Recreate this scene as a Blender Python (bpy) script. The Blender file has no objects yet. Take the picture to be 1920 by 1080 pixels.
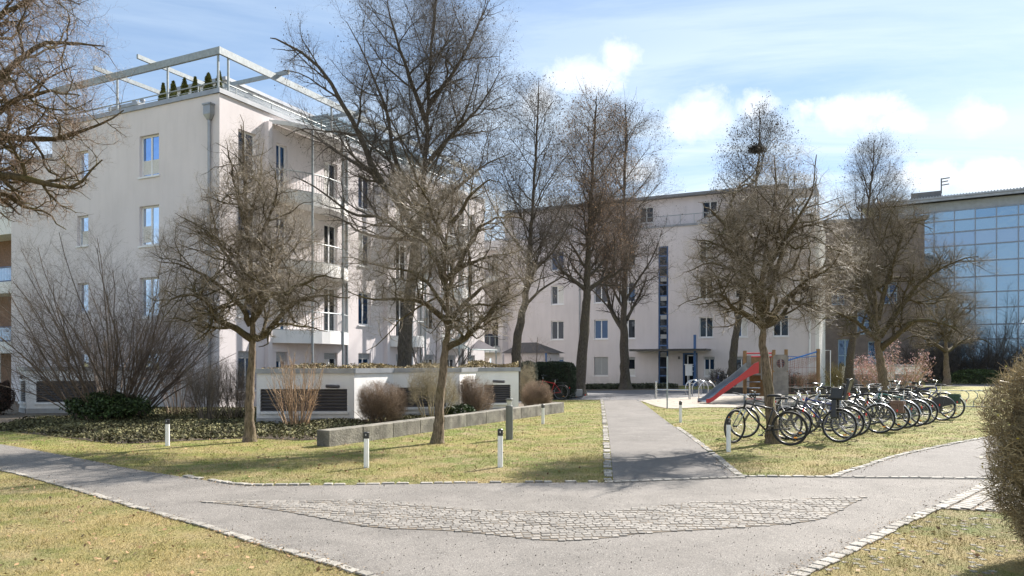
import bpy, math, random
import numpy as np
from mathutils import Vector
random.seed(7)
RNG = np.random.default_rng(11)
SC = bpy.context.scene
COL = SC.collection
R_ = math.radians

# ------------------------------------------------------------------ camera, sky, sun, exposure
FPX, CX, YH, EYE = 1400.0, 960.0, 680.0, 1.65
cam = bpy.data.cameras.new('camera'); co = bpy.data.objects.new('camera', cam); COL.objects.link(co)
co.location = (0, 0, EYE); co.rotation_euler = (R_(90), 0, 0)
cam.sensor_width = 36; cam.lens = 36 * FPX / 1920; cam.shift_y = (YH - 540) / 1920
cam.clip_start = 0.1; cam.clip_end = 3000
SC.camera = co
SUN_AZ, SUN_EL = R_(44), R_(39)          # azimuth to the right of +Y
SC.view_settings.view_transform = 'Standard'; SC.view_settings.look = 'None'
SC.view_settings.gamma = 1; SC.view_settings.exposure = 1.34
sl = bpy.data.lights.new('sun', 'SUN'); sl.energy = 5.0; sl.angle = R_(0.5); sl.color = (1.0, 0.94, 0.86)
so = bpy.data.objects.new('sun', sl); COL.objects.link(so)
sd = Vector((math.sin(SUN_AZ) * math.cos(SUN_EL), math.cos(SUN_AZ) * math.cos(SUN_EL), math.sin(SUN_EL)))
so.rotation_euler = (-sd).to_track_quat('-Z', 'Y').to_euler(); so.location = (20, 20, 40)

class N:                                  # tiny node helper
    def __init__(s, tree): s.t = tree
    def add(s, typ, ins=None, **kw):
        n = s.t.nodes.new(typ)
        for k, v in kw.items(): setattr(n, k, v)
        for k, v in (ins or {}).items():
            if isinstance(v, bpy.types.NodeSocket): s.t.links.new(v, n.inputs[k])
            else: n.inputs[k].default_value = v
        return n
    def math(s, op, a, b=None, clamp=False):
        n = s.t.nodes.new('ShaderNodeMath'); n.operation = op; n.use_clamp = clamp
        for i, v in enumerate([a, b]):
            if v is None: continue
            if isinstance(v, bpy.types.NodeSocket): s.t.links.new(v, n.inputs[i])
            else: n.inputs[i].default_value = v
        return n.outputs[0]
    def mix(s, f, a, b, blend='MIX'):
        n = s.t.nodes.new('ShaderNodeMix'); n.data_type = 'RGBA'; n.blend_type = blend; n.clamp_factor = True
        for i, v in ((0, f), (6, a), (7, b)):
            if isinstance(v, bpy.types.NodeSocket): s.t.links.new(v, n.inputs[i])
            else: n.inputs[i].default_value = (*v, 1) if isinstance(v, tuple) and len(v) == 3 else v
        return n.outputs[2]
    def ramp(s, f, stops):
        n = s.t.nodes.new('ShaderNodeValToRGB'); s.t.links.new(f, n.inputs[0])
        e = n.color_ramp.elements
        while len(e) < len(stops): e.new(0.5)
        for q, (p, c) in zip(e, stops):
            q.position = p; q.color = (c, c, c, 1) if not isinstance(c, tuple) else (*c, 1)
        return n.outputs[0]
    def noise(s, vec, scale, detail=4, rough=.55, dist=0):
        n = s.add('ShaderNodeTexNoise', {'Vector': vec, 'Scale': scale, 'Detail': detail, 'Roughness': rough, 'Distortion': dist})
        return n.outputs[0]
    def link(s, a, b): s.t.links.new(a, b)

W = bpy.data.worlds.new('World'); SC.world = W; W.use_nodes = True
wt = W.node_tree; wt.nodes.clear(); n = N(wt)
sky = n.add('ShaderNodeTexSky', sky_type='NISHITA', sun_disc=False, sun_elevation=SUN_EL, sun_rotation=SUN_AZ,
            altitude=500, air_density=1.0, dust_density=0.6, ozone_density=1.2)
tc = n.add('ShaderNodeTexCoord')
sep = n.add('ShaderNodeSeparateXYZ', {0: tc.outputs['Generated']})
X, Y, Z = sep.outputs
zc = n.math('MAXIMUM', Z, 0.03)
pl = n.add('ShaderNodeCombineXYZ', {0: n.math('DIVIDE', X, zc), 1: n.math('DIVIDE', Y, zc), 2: 0.0}).outputs[0]
mp = n.add('ShaderNodeMapping', {'Vector': pl, 'Rotation': (0, 0, R_(-25)), 'Scale': (0.55, 1.5, 1), 'Location': (3.1, 1.3, 0)}).outputs[0]
cir = n.ramp(n.noise(mp, 0.75, 8, .62, .5), [(0.35, 0.0), (0.56, 1.0)])
cir2 = n.ramp(n.noise(mp, 0.28, 3, .5, .2), [(0.30, 0.25), (0.52, 1.0)])
base = n.mix(0.22, n.mix(1.0, sky.outputs[0], (0.95, 1.0, 1.06), 'MULTIPLY'), (4.6, 7.0, 10.4))
WHITE = (8.8, 9.2, 9.7)
lowf = n.math('SUBTRACT', 1.0, n.math('MULTIPLY', Z, 1.8), True)
cirf = n.math('MULTIPLY', n.math('MULTIPLY', cir, cir2), 0.88, True)
c1 = n.mix(cirf, base, (7.0, 8.1, 9.2))
haze = n.math('POWER', n.math('SUBTRACT', 1.0, n.math('ABSOLUTE', Z), True), 7.0)
c1 = n.mix(n.math('MULTIPLY', haze, 0.5), c1, (6.4, 7.8, 9.2))
# cumulus heaps, fixed to sky directions
yc = n.math('MAXIMUM', Y, 0.05)
U = n.math('DIVIDE', X, yc); V = n.math('DIVIDE', Z, yc)
uv = n.add('ShaderNodeCombineXYZ', {0: U, 1: V, 2: 0.0}).outputs[0]
wob = n.noise(uv, 15, 8, .68, .3)
tot = None
for (px, py, rx, ry) in [(1105, 140, 66, 38), (1155, 108, 36, 36), (1075, 150, 50, 26), (1320, 215, 66, 46), (1415, 200, 40, 26),
                         (1590, 212, 82, 34), (1640, 200, 60, 32), (1690, 225, 50, 24), (1815, 225, 38, 38), (1850, 220, 40, 22),
                         (1870, 330, 110, 36), (1190, 325, 60, 30), (1010, 190, 40, 34), (1740, 330, 90, 26)]:
    u0, v0 = (px - CX) / FPX, (YH - py) / FPX
    dx = n.math('DIVIDE', n.math('SUBTRACT', U, u0), rx / FPX)
    dy = n.math('DIVIDE', n.math('SUBTRACT', V, v0), ry / FPX)
    d = n.math('SQRT', n.math('ADD', n.math('MULTIPLY', dx, dx), n.math('MULTIPLY', dy, dy)))
    d = n.math('SUBTRACT', 1.35, d)
    tot = d if tot is None else n.math('MAXIMUM', tot, d)
cm = n.math('ADD', tot, n.math('MULTIPLY', n.math('SUBTRACT', wob, 0.5), 2.6))
cm = n.ramp(n.math('MULTIPLY', n.math('SUBTRACT', cm, 0.18), 1.5, True), [(0.0, 0.0), (1.0, 0.92)])
front = n.math('GREATER_THAN', Y, 0.1)
shade = n.ramp(n.noise(uv, 9, 6, .6, .2), [(0.35, 0.0), (0.6, 1.0)])
c2 = n.mix(n.math('MULTIPLY', cm, front), c1, n.mix(shade, (7.3, 8.1, 9.1), WHITE))
bg = n.add('ShaderNodeBackground', {'Color': c2, 'Strength': 0.054})
wo = n.add('ShaderNodeOutputWorld', {'Surface': bg.outputs[0]})

# ------------------------------------------------------------------ projection helpers: a pixel and a depth, or a pixel on the ground, become a place
def G(px, py): Yd = FPX * EYE / (py - YH); return ((px - CX) * Yd / FPX, Yd)
def at(px, Yd, z=0.0): return Vector(((px - CX) * Yd / FPX, Yd, z))
def zof(py, Yd): return EYE + (YH - py) * Yd / FPX
DR = Vector((math.sin(R_(25.7)), math.cos(R_(25.7)), 0)); DL = Vector((-DR.y, DR.x, 0)); UP = Vector((0, 0, 1))
def hit(P, d, px):                        # parameter along the line P + t d where it crosses the column px
    t = (px - CX) / FPX
    return (t * P.y - P.x) / (d.x - t * d.y)

# ------------------------------------------------------------------ materials
MATS = {}
def mat(name, col, rough=.7, metal=0., var=0.12, vs=3.0, bump=0.0, bs=60., spec=None, island=0.0, dirt=0.0, splash=0.0):
    if name in MATS: return MATS[name]
    m = bpy.data.materials.new(name); m.use_nodes = True; MATS[name] = m
    t = m.node_tree; t.nodes.clear(); k = N(t)
    tcn = k.add('ShaderNodeTexCoord'); v = tcn.outputs['Object']
    geo = k.add('ShaderNodeNewGeometry')
    pos = geo.outputs['Position']
    lo = tuple(c * (1 - var) for c in col); hi = tuple(min(1, c * (1 + var)) for c in col)
    c = k.mix(k.ramp(k.noise(pos, vs, 5), [(0.3, 0.0), (0.7, 1.0)]), lo, hi)
    if island:
        rp = k.math('MULTIPLY', geo.outputs['Random Per Island'], 1.0)
        c = k.mix(rp, k.mix(1.0, c, (1 - island,) * 3, 'MULTIPLY'), k.mix(1.0, c, (1 + island,) * 3, 'MULTIPLY'))
    if dirt:
        st = k.add('ShaderNodeMapping', {'Vector': pos, 'Scale': (4, 4, .5)}).outputs[0]
        c = k.mix(k.math('MULTIPLY', k.ramp(k.noise(st, 1.0, 6, .6), [(0.45, 0.0), (0.75, 1.0)]), dirt), c, tuple(x * .45 for x in col))
    if splash:
        sz = k.add('ShaderNodeSeparateXYZ', {0: pos}).outputs[2]
        sf = k.math('MULTIPLY', k.math('SUBTRACT', 1.0, k.math('MULTIPLY', sz, 1.1), True), k.ramp(k.noise(pos, 2.5, 6, .7), [(0.3, 0.1), (0.7, 1.0)]))
        c = k.mix(k.math('MULTIPLY', sf, splash), c, tuple(x * .5 for x in (.45, .42, .36)))
    b = k.add('ShaderNodeBsdfPrincipled', {'Base Color': c, 'Roughness': rough, 'Metallic': metal})
    if spec is not None: b.inputs['Specular IOR Level'].default_value = spec
    if bump:
        bn = k.add('ShaderNodeBump', {'Height': k.noise(pos, bs, 4), 'Strength': bump, 'Distance': 0.02})
        k.link(bn.outputs[0], b.inputs['Normal'])
    o = k.add('ShaderNodeOutputMaterial', {'Surface': b.outputs[0]})
    return m

def lawn_colour(k, pos):
    big = k.ramp(k.noise(pos, 0.45, 6, .7), [(0.42, 0.0), (0.60, 1.0)])
    mid = k.ramp(k.noise(pos, 1.7, 7, .75), [(0.40, 0.0), (0.60, 1.0)])
    fine = k.ramp(k.noise(pos, 45, 4, .7), [(0.3, 0.0), (0.7, 1.0)])
    straw = k.mix(fine, (0.16, 0.125, 0.055), (0.44, 0.36, 0.20))
    green = k.mix(fine, (0.07, 0.085, 0.022), (0.21, 0.235, 0.065))
    c = k.mix(mid, straw, green)
    c = k.mix(k.math('MULTIPLY', big, 0.75), c, k.mix(fine, (0.23, 0.17, 0.055), (0.46, 0.36, 0.17)))
    bare = k.math('MULTIPLY', k.ramp(k.noise(pos, 0.9, 6, .75), [(0.56, 0.0), (0.72, 1.0)]), .6)
    c = k.mix(bare, c, k.mix(fine, (0.13, 0.105, 0.07), (0.40, 0.35, 0.26)))
    # greener towards the planting and the middle lawn
    sp = k.add('ShaderNodeSeparateXYZ', {0: pos}).outputs
    g = k.math('MULTIPLY', k.ramp(k.math('MULTIPLY', k.math('SUBTRACT', sp[1], 9.0), 0.14, True), [(0, 0.0), (1, 1.0)]), 0.6)
    c = k.mix(k.math('MULTIPLY', g, mid), c, k.mix(fine, (0.085, 0.115, 0.016), (0.27, 0.33, 0.06)))
    return c
def lawn_mat(name, blade=False):
    m = bpy.data.materials.new(name); m.use_nodes = True; MATS[name] = m
    t = m.node_tree; t.nodes.clear(); k = N(t)
    geo = k.add('ShaderNodeNewGeometry'); pos = geo.outputs['Position']
    c = lawn_colour(k, pos)
    if blade:
        c = k.mix(geo.outputs['Random Per Island'], k.mix(1.0, c, (.55, .57, .50), 'MULTIPLY'), k.mix(1.0, c, (1.45, 1.38, 1.25), 'MULTIPLY'))
    b = k.add('ShaderNodeBsdfPrincipled', {'Base Color': c, 'Roughness': .85}); b.inputs['Specular IOR Level'].default_value = .2
    if not blade:
        bn = k.add('ShaderNodeBump', {'Height': k.noise(pos, 35, 6, .7), 'Strength': .9, 'Distance': 0.05}); k.link(bn.outputs[0], b.inputs['Normal'])
    k.add('ShaderNodeOutputMaterial', {'Surface': b.outputs[0]})
    return m
def asphalt_mat(name, col, speck=1.0):
    m = bpy.data.materials.new(name); m.use_nodes = True; MATS[name] = m
    t = m.node_tree; t.nodes.clear(); k = N(t)
    geo = k.add('ShaderNodeNewGeometry'); pos = geo.outputs['Position']
    c = k.mix(k.ramp(k.noise(pos, 0.6, 5, .6), [(0.3, 0.0), (0.7, 1.0)]), tuple(x * .86 for x in col), tuple(x * 1.12 for x in col))
    st = k.math('MULTIPLY', k.ramp(k.noise(pos, 1.3, 8, .75, .6), [(0.46, 0.0), (0.66, 1.0)]), .6)
    c = k.mix(st, c, tuple(x * .62 for x in col))
    pale = k.math('MULTIPLY', k.ramp(k.noise(pos, 0.8, 6, .7), [(0.50, 0.0), (0.68, 1.0)]), .4)
    c = k.mix(pale, c, tuple(min(1, x * 1.35) for x in col))
    f = k.noise(pos, 90, 4, .8)
    c = k.mix(k.ramp(f, [(0.38, 0.0), (0.66, 1.0)]), k.mix(1.0, c, (.55, .55, .56), 'MULTIPLY'), k.mix(1.0, c, (1.5, 1.48, 1.44), 'MULTIPLY'))
    v = k.add('ShaderNodeTexVoronoi', {'Vector': pos, 'Scale': 48.0, 'Randomness': 1.0})
    dots = k.math('MULTIPLY', k.math('LESS_THAN', v.outputs['Distance'], 0.17), k.math('GREATER_THAN', k.noise(pos, 9, 2), 0.53))
    c = k.mix(k.math('MULTIPLY', dots, 0.7 * speck), c, (0.05, 0.045, 0.04))
    v2 = k.add('ShaderNodeTexVoronoi', {'Vector': pos, 'Scale': 40.0})
    d2 = k.math('MULTIPLY', k.math('LESS_THAN', v2.outputs['Distance'], 0.17), k.math('GREATER_THAN', k.noise(pos, 3, 2), 0.5))
    c = k.mix(k.math('MULTIPLY', d2, 0.5 * speck), c, (0.6, 0.58, 0.55))
    b = k.add('ShaderNodeBsdfPrincipled', {'Base Color': c, 'Roughness': .85}); b.inputs['Specular IOR Level'].default_value = .3
    bn = k.add('ShaderNodeBump', {'Height': f, 'Strength': .6, 'Distance': 0.012}); k.link(bn.outputs[0], b.inputs['Normal'])
    k.add('ShaderNodeOutputMaterial', {'Surface': b.outputs[0]})
    return m
def bark_mat(name, dark, light, moss=(0.13, 0.12, 0.03), mossf=.5, scale=9):
    m = bpy.data.materials.new(name); m.use_nodes = True; MATS[name] = m
    t = m.node_tree; t.nodes.clear(); k = N(t)
    geo = k.add('ShaderNodeNewGeometry'); pos = geo.outputs['Position']
    st = k.add('ShaderNodeMapping', {'Vector': pos, 'Scale': (1, 1, .22)}).outputs[0]
    f = k.noise(st, scale * 4, 5, .7)
    c = k.mix(k.ramp(f, [(0.35, 0.0), (0.65, 1.0)]), dark, light)
    sp = k.add('ShaderNodeSeparateXYZ', {0: geo.outputs['Normal']}).outputs
    mm = k.math('MULTIPLY', k.ramp(k.noise(pos, 3.0, 4), [(0.45, 0.0), (0.6, 1.0)]), k.math('ADD', k.math('MULTIPLY', sp[2], .7), .35, True))
    c = k.mix(k.math('MULTIPLY', mm, mossf), c, moss)
    b = k.add('ShaderNodeBsdfPrincipled', {'Base Color': c, 'Roughness': .9}); b.inputs['Specular IOR Level'].default_value = .25
    bn = k.add('ShaderNodeBump', {'Height': f, 'Strength': .9, 'Distance': 0.03}); k.link(bn.outputs[0], b.inputs['Normal'])
    k.add('ShaderNodeOutputMaterial', {'Surface': b.outputs[0]})
    return m
def glass_mat(name, tint, refl, rough=.02, wav=0.02, gc=(.92, .96, 1, 1)):
    m = bpy.data.materials.new(name); m.use_nodes = True; MATS[name] = m
    t = m.node_tree; t.nodes.clear(); k = N(t)
    geo = k.add('ShaderNodeNewGeometry'); pos = geo.outputs['Position']
    bn = k.add('ShaderNodeBump', {'Height': k.noise(pos, 1.3, 2), 'Strength': wav, 'Distance': 0.2})
    d = k.add('ShaderNodeBsdfDiffuse', {'Color': (*tint, 1)})
    g = k.add('ShaderNodeBsdfGlossy', {'Color': gc, 'Roughness': rough, 'Normal': bn.outputs[0]})
    fr = k.add('ShaderNodeFresnel', {'IOR': 1.5})
    fac = k.math('ADD', fr.outputs[0], refl, True)
    mx = k.add('ShaderNodeMixShader', {0: fac, 1: d.outputs[0], 2: g.outputs[0]})
    k.add('ShaderNodeOutputMaterial', {'Surface': mx.outputs[0]})
    return m
def clear_glass(name, col=(.8, .9, .88)):
    m = bpy.data.materials.new(name); m.use_nodes = True; MATS[name] = m
    t = m.node_tree; t.nodes.clear(); k = N(t)
    tr = k.add('ShaderNodeBsdfTransparent', {'Color': (*col, 1)})
    g = k.add('ShaderNodeBsdfGlossy', {'Roughness': .05})
    fr = k.add('ShaderNodeFresnel', {'IOR': 1.5})
    mx = k.add('ShaderNodeMixShader', {0: k.math('ADD', fr.outputs[0], .08, True), 1: tr.outputs[0], 2: g.outputs[0]})
    k.add('ShaderNodeOutputMaterial', {'Surface': mx.outputs[0]})
    return m

M_LAWN = lawn_mat('lawn'); M_BLADE = lawn_mat('grass_blade', True)
M_ASPH = asphalt_mat('asphalt', (0.188, 0.174, 0.160)); M_ASPH2 = asphalt_mat('asphalt_coarse', (0.160, 0.149, 0.140), 1.3)
M_ASPHD = asphalt_mat('asphalt_court', (0.16, 0.158, 0.165), .6)
M_SAND = mat('sand', (0.31, 0.275, 0.23), .95, 0, .25, 3, .8, 25)
M_SOIL = mat('soil', (0.11, 0.085, 0.06), .95, 0, .4, 4, 1, 30)
M_STONE = mat('granite', (0.26, 0.24, 0.21), .8, 0, .22, 30, .5, 80, island=.3)
M_STONE2 = mat('granite_sett', (0.200, 0.183, 0.163), .8, 0, .2, 30, .6, 80, island=.26)
M_JOINT = mat('joint', (0.145, 0.118, 0.088), .95, 0, .35, 20, .5, 60)
M_GRID = mat('grass_paver', (0.20, 0.185, 0.15), .9, 0, .25, 12, .5, 60, island=.2)
M_WALL = mat('pink_render', (0.67, 0.618, 0.622), .9, 0, .06, .5, .25, 120, dirt=.12, splash=.5)
M_WALLB = mat('pink_render_b', (0.64, 0.585, 0.59), .9, 0, .06, .4, .25, 120, dirt=.14, splash=.5)
M_WHITE = mat('white_render', (0.76, 0.75, 0.74), .85, 0, .05, 1.2, .2, 100, dirt=.20, splash=.3)
M_FRAME = mat('window_frame', (0.74, 0.74, 0.75), .45, 0, .03)
M_BLUE = mat('blue_frame', (0.055, 0.13, 0.30), .4, 0, .1)
M_ZINC = mat('zinc', (0.30, 0.31, 0.33), .45, .55, .15, 3)
M_STEEL = mat('galvanised', (0.28, 0.31, 0.325), .5, .2, .18, 8)
M_CONC = mat('concrete', (0.20, 0.185, 0.155), .95, 0, .5, 3.5, 1.0, 30, dirt=.95)
M_CONC2 = mat('plinth', (0.34, 0.335, 0.33), .9, 0, .15, 2, .4, 60, dirt=.3)
M_LOUV = mat('louvre', (0.085, 0.08, 0.085), .55, .2, .15)
M_LOUVG = mat('louvre_grey', (0.28, 0.28, 0.29), .5, .2, .15)
M_BLACK = mat('black_rubber', (0.018, 0.018, 0.020), .7, 0, .2, 20)
M_BPAINT = mat('black_paint', (0.02, 0.021, 0.024), .35, 0, .2, 10)
M_CHROME = mat('chrome', (0.62, 0.62, 0.63), .25, 1.0, .1)
M_ALU = mat('aluminium', (0.33, 0.33, 0.34), .45, .8, .1)
M_RED = mat('red_plastic', (0.50, 0.035, 0.035), .4, 0, .1)
M_REDL = mat('red_reflector', (0.62, 0.02, 0.015), .25)
M_ORANGE = mat('amber_reflector', (0.85, 0.32, 0.02), .3)
M_NAVY = mat('navy_paint', (0.02, 0.035, 0.16), .3)
M_SILVER = mat('silver_paint', (0.40, 0.42, 0.44), .3, .7)
M_GREYP = mat('grey_paint', (0.12, 0.12, 0.125), .35, .3)
M_TEAL = mat('teal_paint', (0.02, 0.12, 0.11), .35)
M_BROWN = mat('brown_bag', (0.16, 0.10, 0.075), .8)
M_GREENB = mat('green_canvas', (0.035, 0.075, 0.05), .8, 0, .2, 30)
M_WOOD = mat('round_timber', (0.27, 0.16, 0.075), .8, 0, .25, 6, .4, 40, dirt=.4)
M_WOODG = mat('weathered_board', (0.25, 0.22, 0.19), .85, 0, .25, 5, .4, 40, dirt=.5)
M_ROPE = mat('red_rope', (0.30, 0.14, 0.10), .9)
M_ROPEB = mat('blue_rope', (0.02, 0.16, 0.48), .6)
M_POSTW = mat('white_plastic', (0.80, 0.79, 0.76), .5, 0, .05, 4, dirt=.2)
M_BOLL = mat('grey_bollard_paint', (0.15, 0.155, 0.145), .45, .3, .12, 5)
M_GL = glass_mat('window_glass', (0.010, 0.014, 0.020), .0, gc=(.62, .72, .85, 1))
M_GL2 = glass_mat('window_glass_bright', (0.015, 0.035, 0.075), .04, .02, .05, (.28, .44, .74, 1))
M_GLC = glass_mat('curtain_wall_glass', (0.07, 0.13, 0.19), .32, .02, .035, (.60, .78, .97, 1))
M_GLS = glass_mat('spandrel_glass', (0.14, 0.20, 0.30), .28, .15, .03, (.6, .75, .95, 1))
M_CLEAR = clear_glass('clear_glass')
M_CURT = mat('curtain', (0.62, 0.60, 0.57), .9, 0, .1, 20)
M_SHUT = mat('roller_shutter', (0.33, 0.335, 0.34), .6, 0, .08, 20)
M_BARK = bark_mat('maple_bark', (0.065, 0.048, 0.034), (0.26, 0.20, 0.145))
M_LIMB = bark_mat('maple_limb', (0.040, 0.032, 0.020), (0.13, 0.10, 0.06), (0.12, 0.105, 0.025), .75)
M_TWIG = mat('maple_twig', (0.23, 0.185, 0.13), .5, 0, .35, 2.5, island=.65)  # tone differs per twig, spread widened to paint in sun glints
M_TWIGL = mat('overhang_twig', (0.20, 0.135, 0.09), .5, 0, .35, 2.5, island=.65)  # same wide per-twig spread, glints put into the colour
M_ABARK = bark_mat('alder_bark', (0.035, 0.030, 0.026), (0.13, 0.11, 0.09), mossf=.25)
M_ATWIG = mat('alder_twig', (0.11, 0.09, 0.075), .8, 0, .3, 1, island=.4)
M_ATWIGR = mat('alder_twig_red', (0.15, 0.105, 0.075), .8, 0, .3, 1, island=.4)
M_ACONE = mat('alder_cone', (0.045, 0.035, 0.03), .9, 0, .3, 1, island=.5)
M_ACONER = mat('alder_catkin', (0.24, 0.15, 0.09), .9, 0, .3, 1, island=.5)
M_HAZEL = mat('hazel_stem', (0.155, 0.115, 0.085), .7, 0, .35, 3, island=.3)
M_REDTW = mat('reddish_twig', (0.225, 0.16, 0.11), .8, 0, .3, 4, island=.45)
M_TAN = mat('tan_cane', (0.36, 0.245, 0.15), .7, 0, .3, 5, island=.4)
M_PALET = mat('pale_twig', (0.30, 0.255, 0.17), .8, 0, .3, 4, island=.45)
M_GREYT = mat('grey_twig', (0.17, 0.14, 0.11), .8, 0, .3, 4, island=.45)
M_HEDGE = mat('hedge_twig', (0.32, 0.25, 0.135), .55, 0, .35, 6, island=.55)
M_CORE = mat('hedge_core', (0.115, 0.08, 0.045), .95, 0, .5, 18, 1, 60)  # brown of the solid core added inside the big hedge
M_LEAF = mat('laurel_leaf', (0.04, 0.065, 0.02), .55, 0, .4, 3, island=.7, spec=.35)
M_IVY = mat('ivy_leaf', (0.115, 0.108, 0.052), .8, 0, .6, 1.2, island=.8, spec=.25)
M_YEW = mat('yew_needle', (0.018, 0.032, 0.014), .8, 0, .3, 3, island=.5)
M_THUJA = mat('thuja_leaf', (0.12, 0.13, 0.03), .8, 0, .35, 5, island=.5)
M_PINK = mat('pink_blossom', (0.56, 0.36, 0.34), .7, 0, .2, 5, island=.3)
M_DEAD = mat('dead_leaf', (0.24, 0.14, 0.07), .8, 0, .3, 9, island=.5)
M_DARKB = mat('dark_brown_cladding', (0.15, 0.125, 0.12), .8, 0, .2, 2, dirt=.3)
M_BRICK = mat('brown_brick', (0.22, 0.13, 0.09), .9, 0, .3, 14)
M_ROOFG = mat('grey_roof', (0.19, 0.195, 0.21), .6, .3, .12)

# ------------------------------------------------------------------ mesh helpers
ORG = {}
def tag(o, label=None, cat=None, group=None, kind=None):
    if label: o['label'] = label
    if cat: o['category'] = cat
    if group: o['group'] = group
    if kind: o['kind'] = kind
    return o
def empty(name, loc, label, cat, group=None):
    o = bpy.data.objects.new(name, None); COL.objects.link(o); o.location = loc; o.empty_display_size = .3
    ORG[o.name] = Vector(loc); return tag(o, label, cat, group)
def raw_mesh(name, V, F, m, parent=None, smooth=False, org=None):
    """V (n,3) array, F list of (k,c) integer arrays"""
    V = np.asarray(V, dtype=np.float32).reshape(-1, 3)
    if parent is not None: org = ORG[parent.name]
    if org is not None: V = V - np.array(org, dtype=np.float32)
    me = bpy.data.meshes.new(name)
    if not isinstance(F, list): F = [F]
    F = [np.asarray(f, dtype=np.int32) for f in F if len(f)]
    tot = sum(f.size for f in F); np_ = sum(len(f) for f in F)
    me.vertices.add(len(V)); me.vertices.foreach_set('co', V.ravel())
    me.loops.add(tot); me.polygons.add(np_)
    me.loops.foreach_set('vertex_index', np.concatenate([f.ravel() for f in F]))
    st = []; s = 0
    for f in F:
        st.append(s + np.arange(len(f)) * f.shape[1]); s += f.size
    me.polygons.foreach_set('loop_start', np.concatenate(st).astype(np.int32))
    if smooth: me.polygons.foreach_set('use_smooth', np.ones(np_, dtype=bool))
    me.update(calc_edges=True); me.validate()
    me.materials.append(m)
    o = bpy.data.objects.new(name, me); COL.objects.link(o)
    if parent is not None: o.parent = parent; ORG[o.name] = ORG[parent.name]
    elif org is not None: o.location = org; ORG[o.name] = Vector(org)
    else: ORG[o.name] = Vector((0, 0, 0))
    return o
class MB:
    def __init__(s): s.v = []; s.f = []
    def quad(s, a, b, c, d): i = len(s.v); s.v += [tuple(a), tuple(b), tuple(c), tuple(d)]; s.f.append((i, i + 1, i + 2, i + 3)); return s
    def poly(s, pts): i = len(s.v); s.v += [tuple(p) for p in pts]; s.f.append(tuple(range(i, i + len(pts)))); return s
    def obox(s, o, u, v, w):
        o, u, v, w = Vector(o), Vector(u), Vector(v), Vector(w); i = len(s.v)
        for a in (0, 1):
            for b in (0, 1):
                for c in (0, 1): s.v.append(tuple(o + u * a + v * b + w * c))
        for q in ((0, 1, 3, 2), (4, 6, 7, 5), (0, 4, 5, 1), (2, 3, 7, 6), (0, 2, 6, 4), (1, 5, 7, 3)): s.f.append(tuple(i + k for k in q))
        return s
    def box(s, c, d): return s.obox((c[0] - d[0] / 2, c[1] - d[1] / 2, c[2] - d[2] / 2), (d[0], 0, 0), (0, d[1], 0), (0, 0, d[2]))
    def tube(s, pts, r, n=6, cap=True):
        pts = [Vector(p) for p in pts]; i0 = len(s.v); K = len(pts)
        rs = r if isinstance(r, (list, tuple)) else [r] * K
        ref = None
        for k, p in enumerate(pts):
            t = (pts[min(k + 1, K - 1)] - pts[max(k - 1, 0)]).normalized()
            if ref is None: ref = Vector((0, 0, 1)) if abs(t.z) < .9 else Vector((1, 0, 0))
            a = t.cross(ref).normalized(); b = t.cross(a).normalized()
            for q in range(n):
                an = 2 * math.pi * q / n; s.v.append(tuple(p + (a * math.cos(an) + b * math.sin(an)) * rs[k]))
        for k in range(K - 1):
            for q in range(n):
                s.f.append((i0 + k * n + q, i0 + k * n + (q + 1) % n, i0 + (k + 1) * n + (q + 1) % n, i0 + (k + 1) * n + q))
        if cap: s.f.append(tuple(i0 + q for q in range(n))[::-1]); s.f.append(tuple(i0 + (K - 1) * n + q for q in range(n)))
        return s
    def torus(s, c, R, r, n=28, m=6, a0=0, a1=360, sq=1.0):
        full = abs(a1 - a0) >= 360; K = n if full else n + 1; i0 = len(s.v)
        for k in range(K):
            a = R_(a0 + (a1 - a0) * k / n)
            for q in range(m):
                b = 2 * math.pi * q / m; rr = R + r * math.cos(b)
                s.v.append((c[0] + rr * math.cos(a), c[1] + r * sq * math.sin(b), c[2] + rr * math.sin(a)))
        for k in range(n):
            k2 = (k + 1) % K
            for q in range(m): s.f.append((i0 + k * m + q, i0 + k * m + (q + 1) % m, i0 + k2 * m + (q + 1) % m, i0 + k2 * m + q))
        return s
    def lathe(s, c, prof, n=16):
        i0 = len(s.v)
        for (r, z) in prof:
            for q in range(n): a = 2 * math.pi * q / n; s.v.append((c[0] + r * math.cos(a), c[1] + r * math.sin(a), c[2] + z))
        for k in range(len(prof) - 1):
            for q in range(n): s.f.append((i0 + k * n + q, i0 + k * n + (q + 1) % n, i0 + (k + 1) * n + (q + 1) % n, i0 + (k + 1) * n + q))
        s.f.append(tuple(i0 + q for q in range(n))[::-1]); s.f.append(tuple(i0 + (len(prof) - 1) * n + q for q in range(n)))
        return s
    def build(s, name, m, parent=None, org=None, smooth=False, bevel=0):
        if parent is not None: org = ORG[parent.name]
        og = Vector(org) if org is not None else Vector((0, 0, 0))
        me = bpy.data.meshes.new(name); me.from_pydata([tuple(Vector(v) - og) for v in s.v], [], s.f); me.update()
        me.materials.append(m)
        if smooth:
            for p in me.polygons: p.use_smooth = True
        o = bpy.data.objects.new(name, me); COL.objects.link(o)
        if parent is not None: o.parent = parent
        else: o.location = og
        ORG[o.name] = og
        if bevel:
            b = o.modifiers.new('bevel', 'BEVEL'); b.width = bevel; b.segments = 2; b.limit_method = 'ANGLE'
        return o
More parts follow.
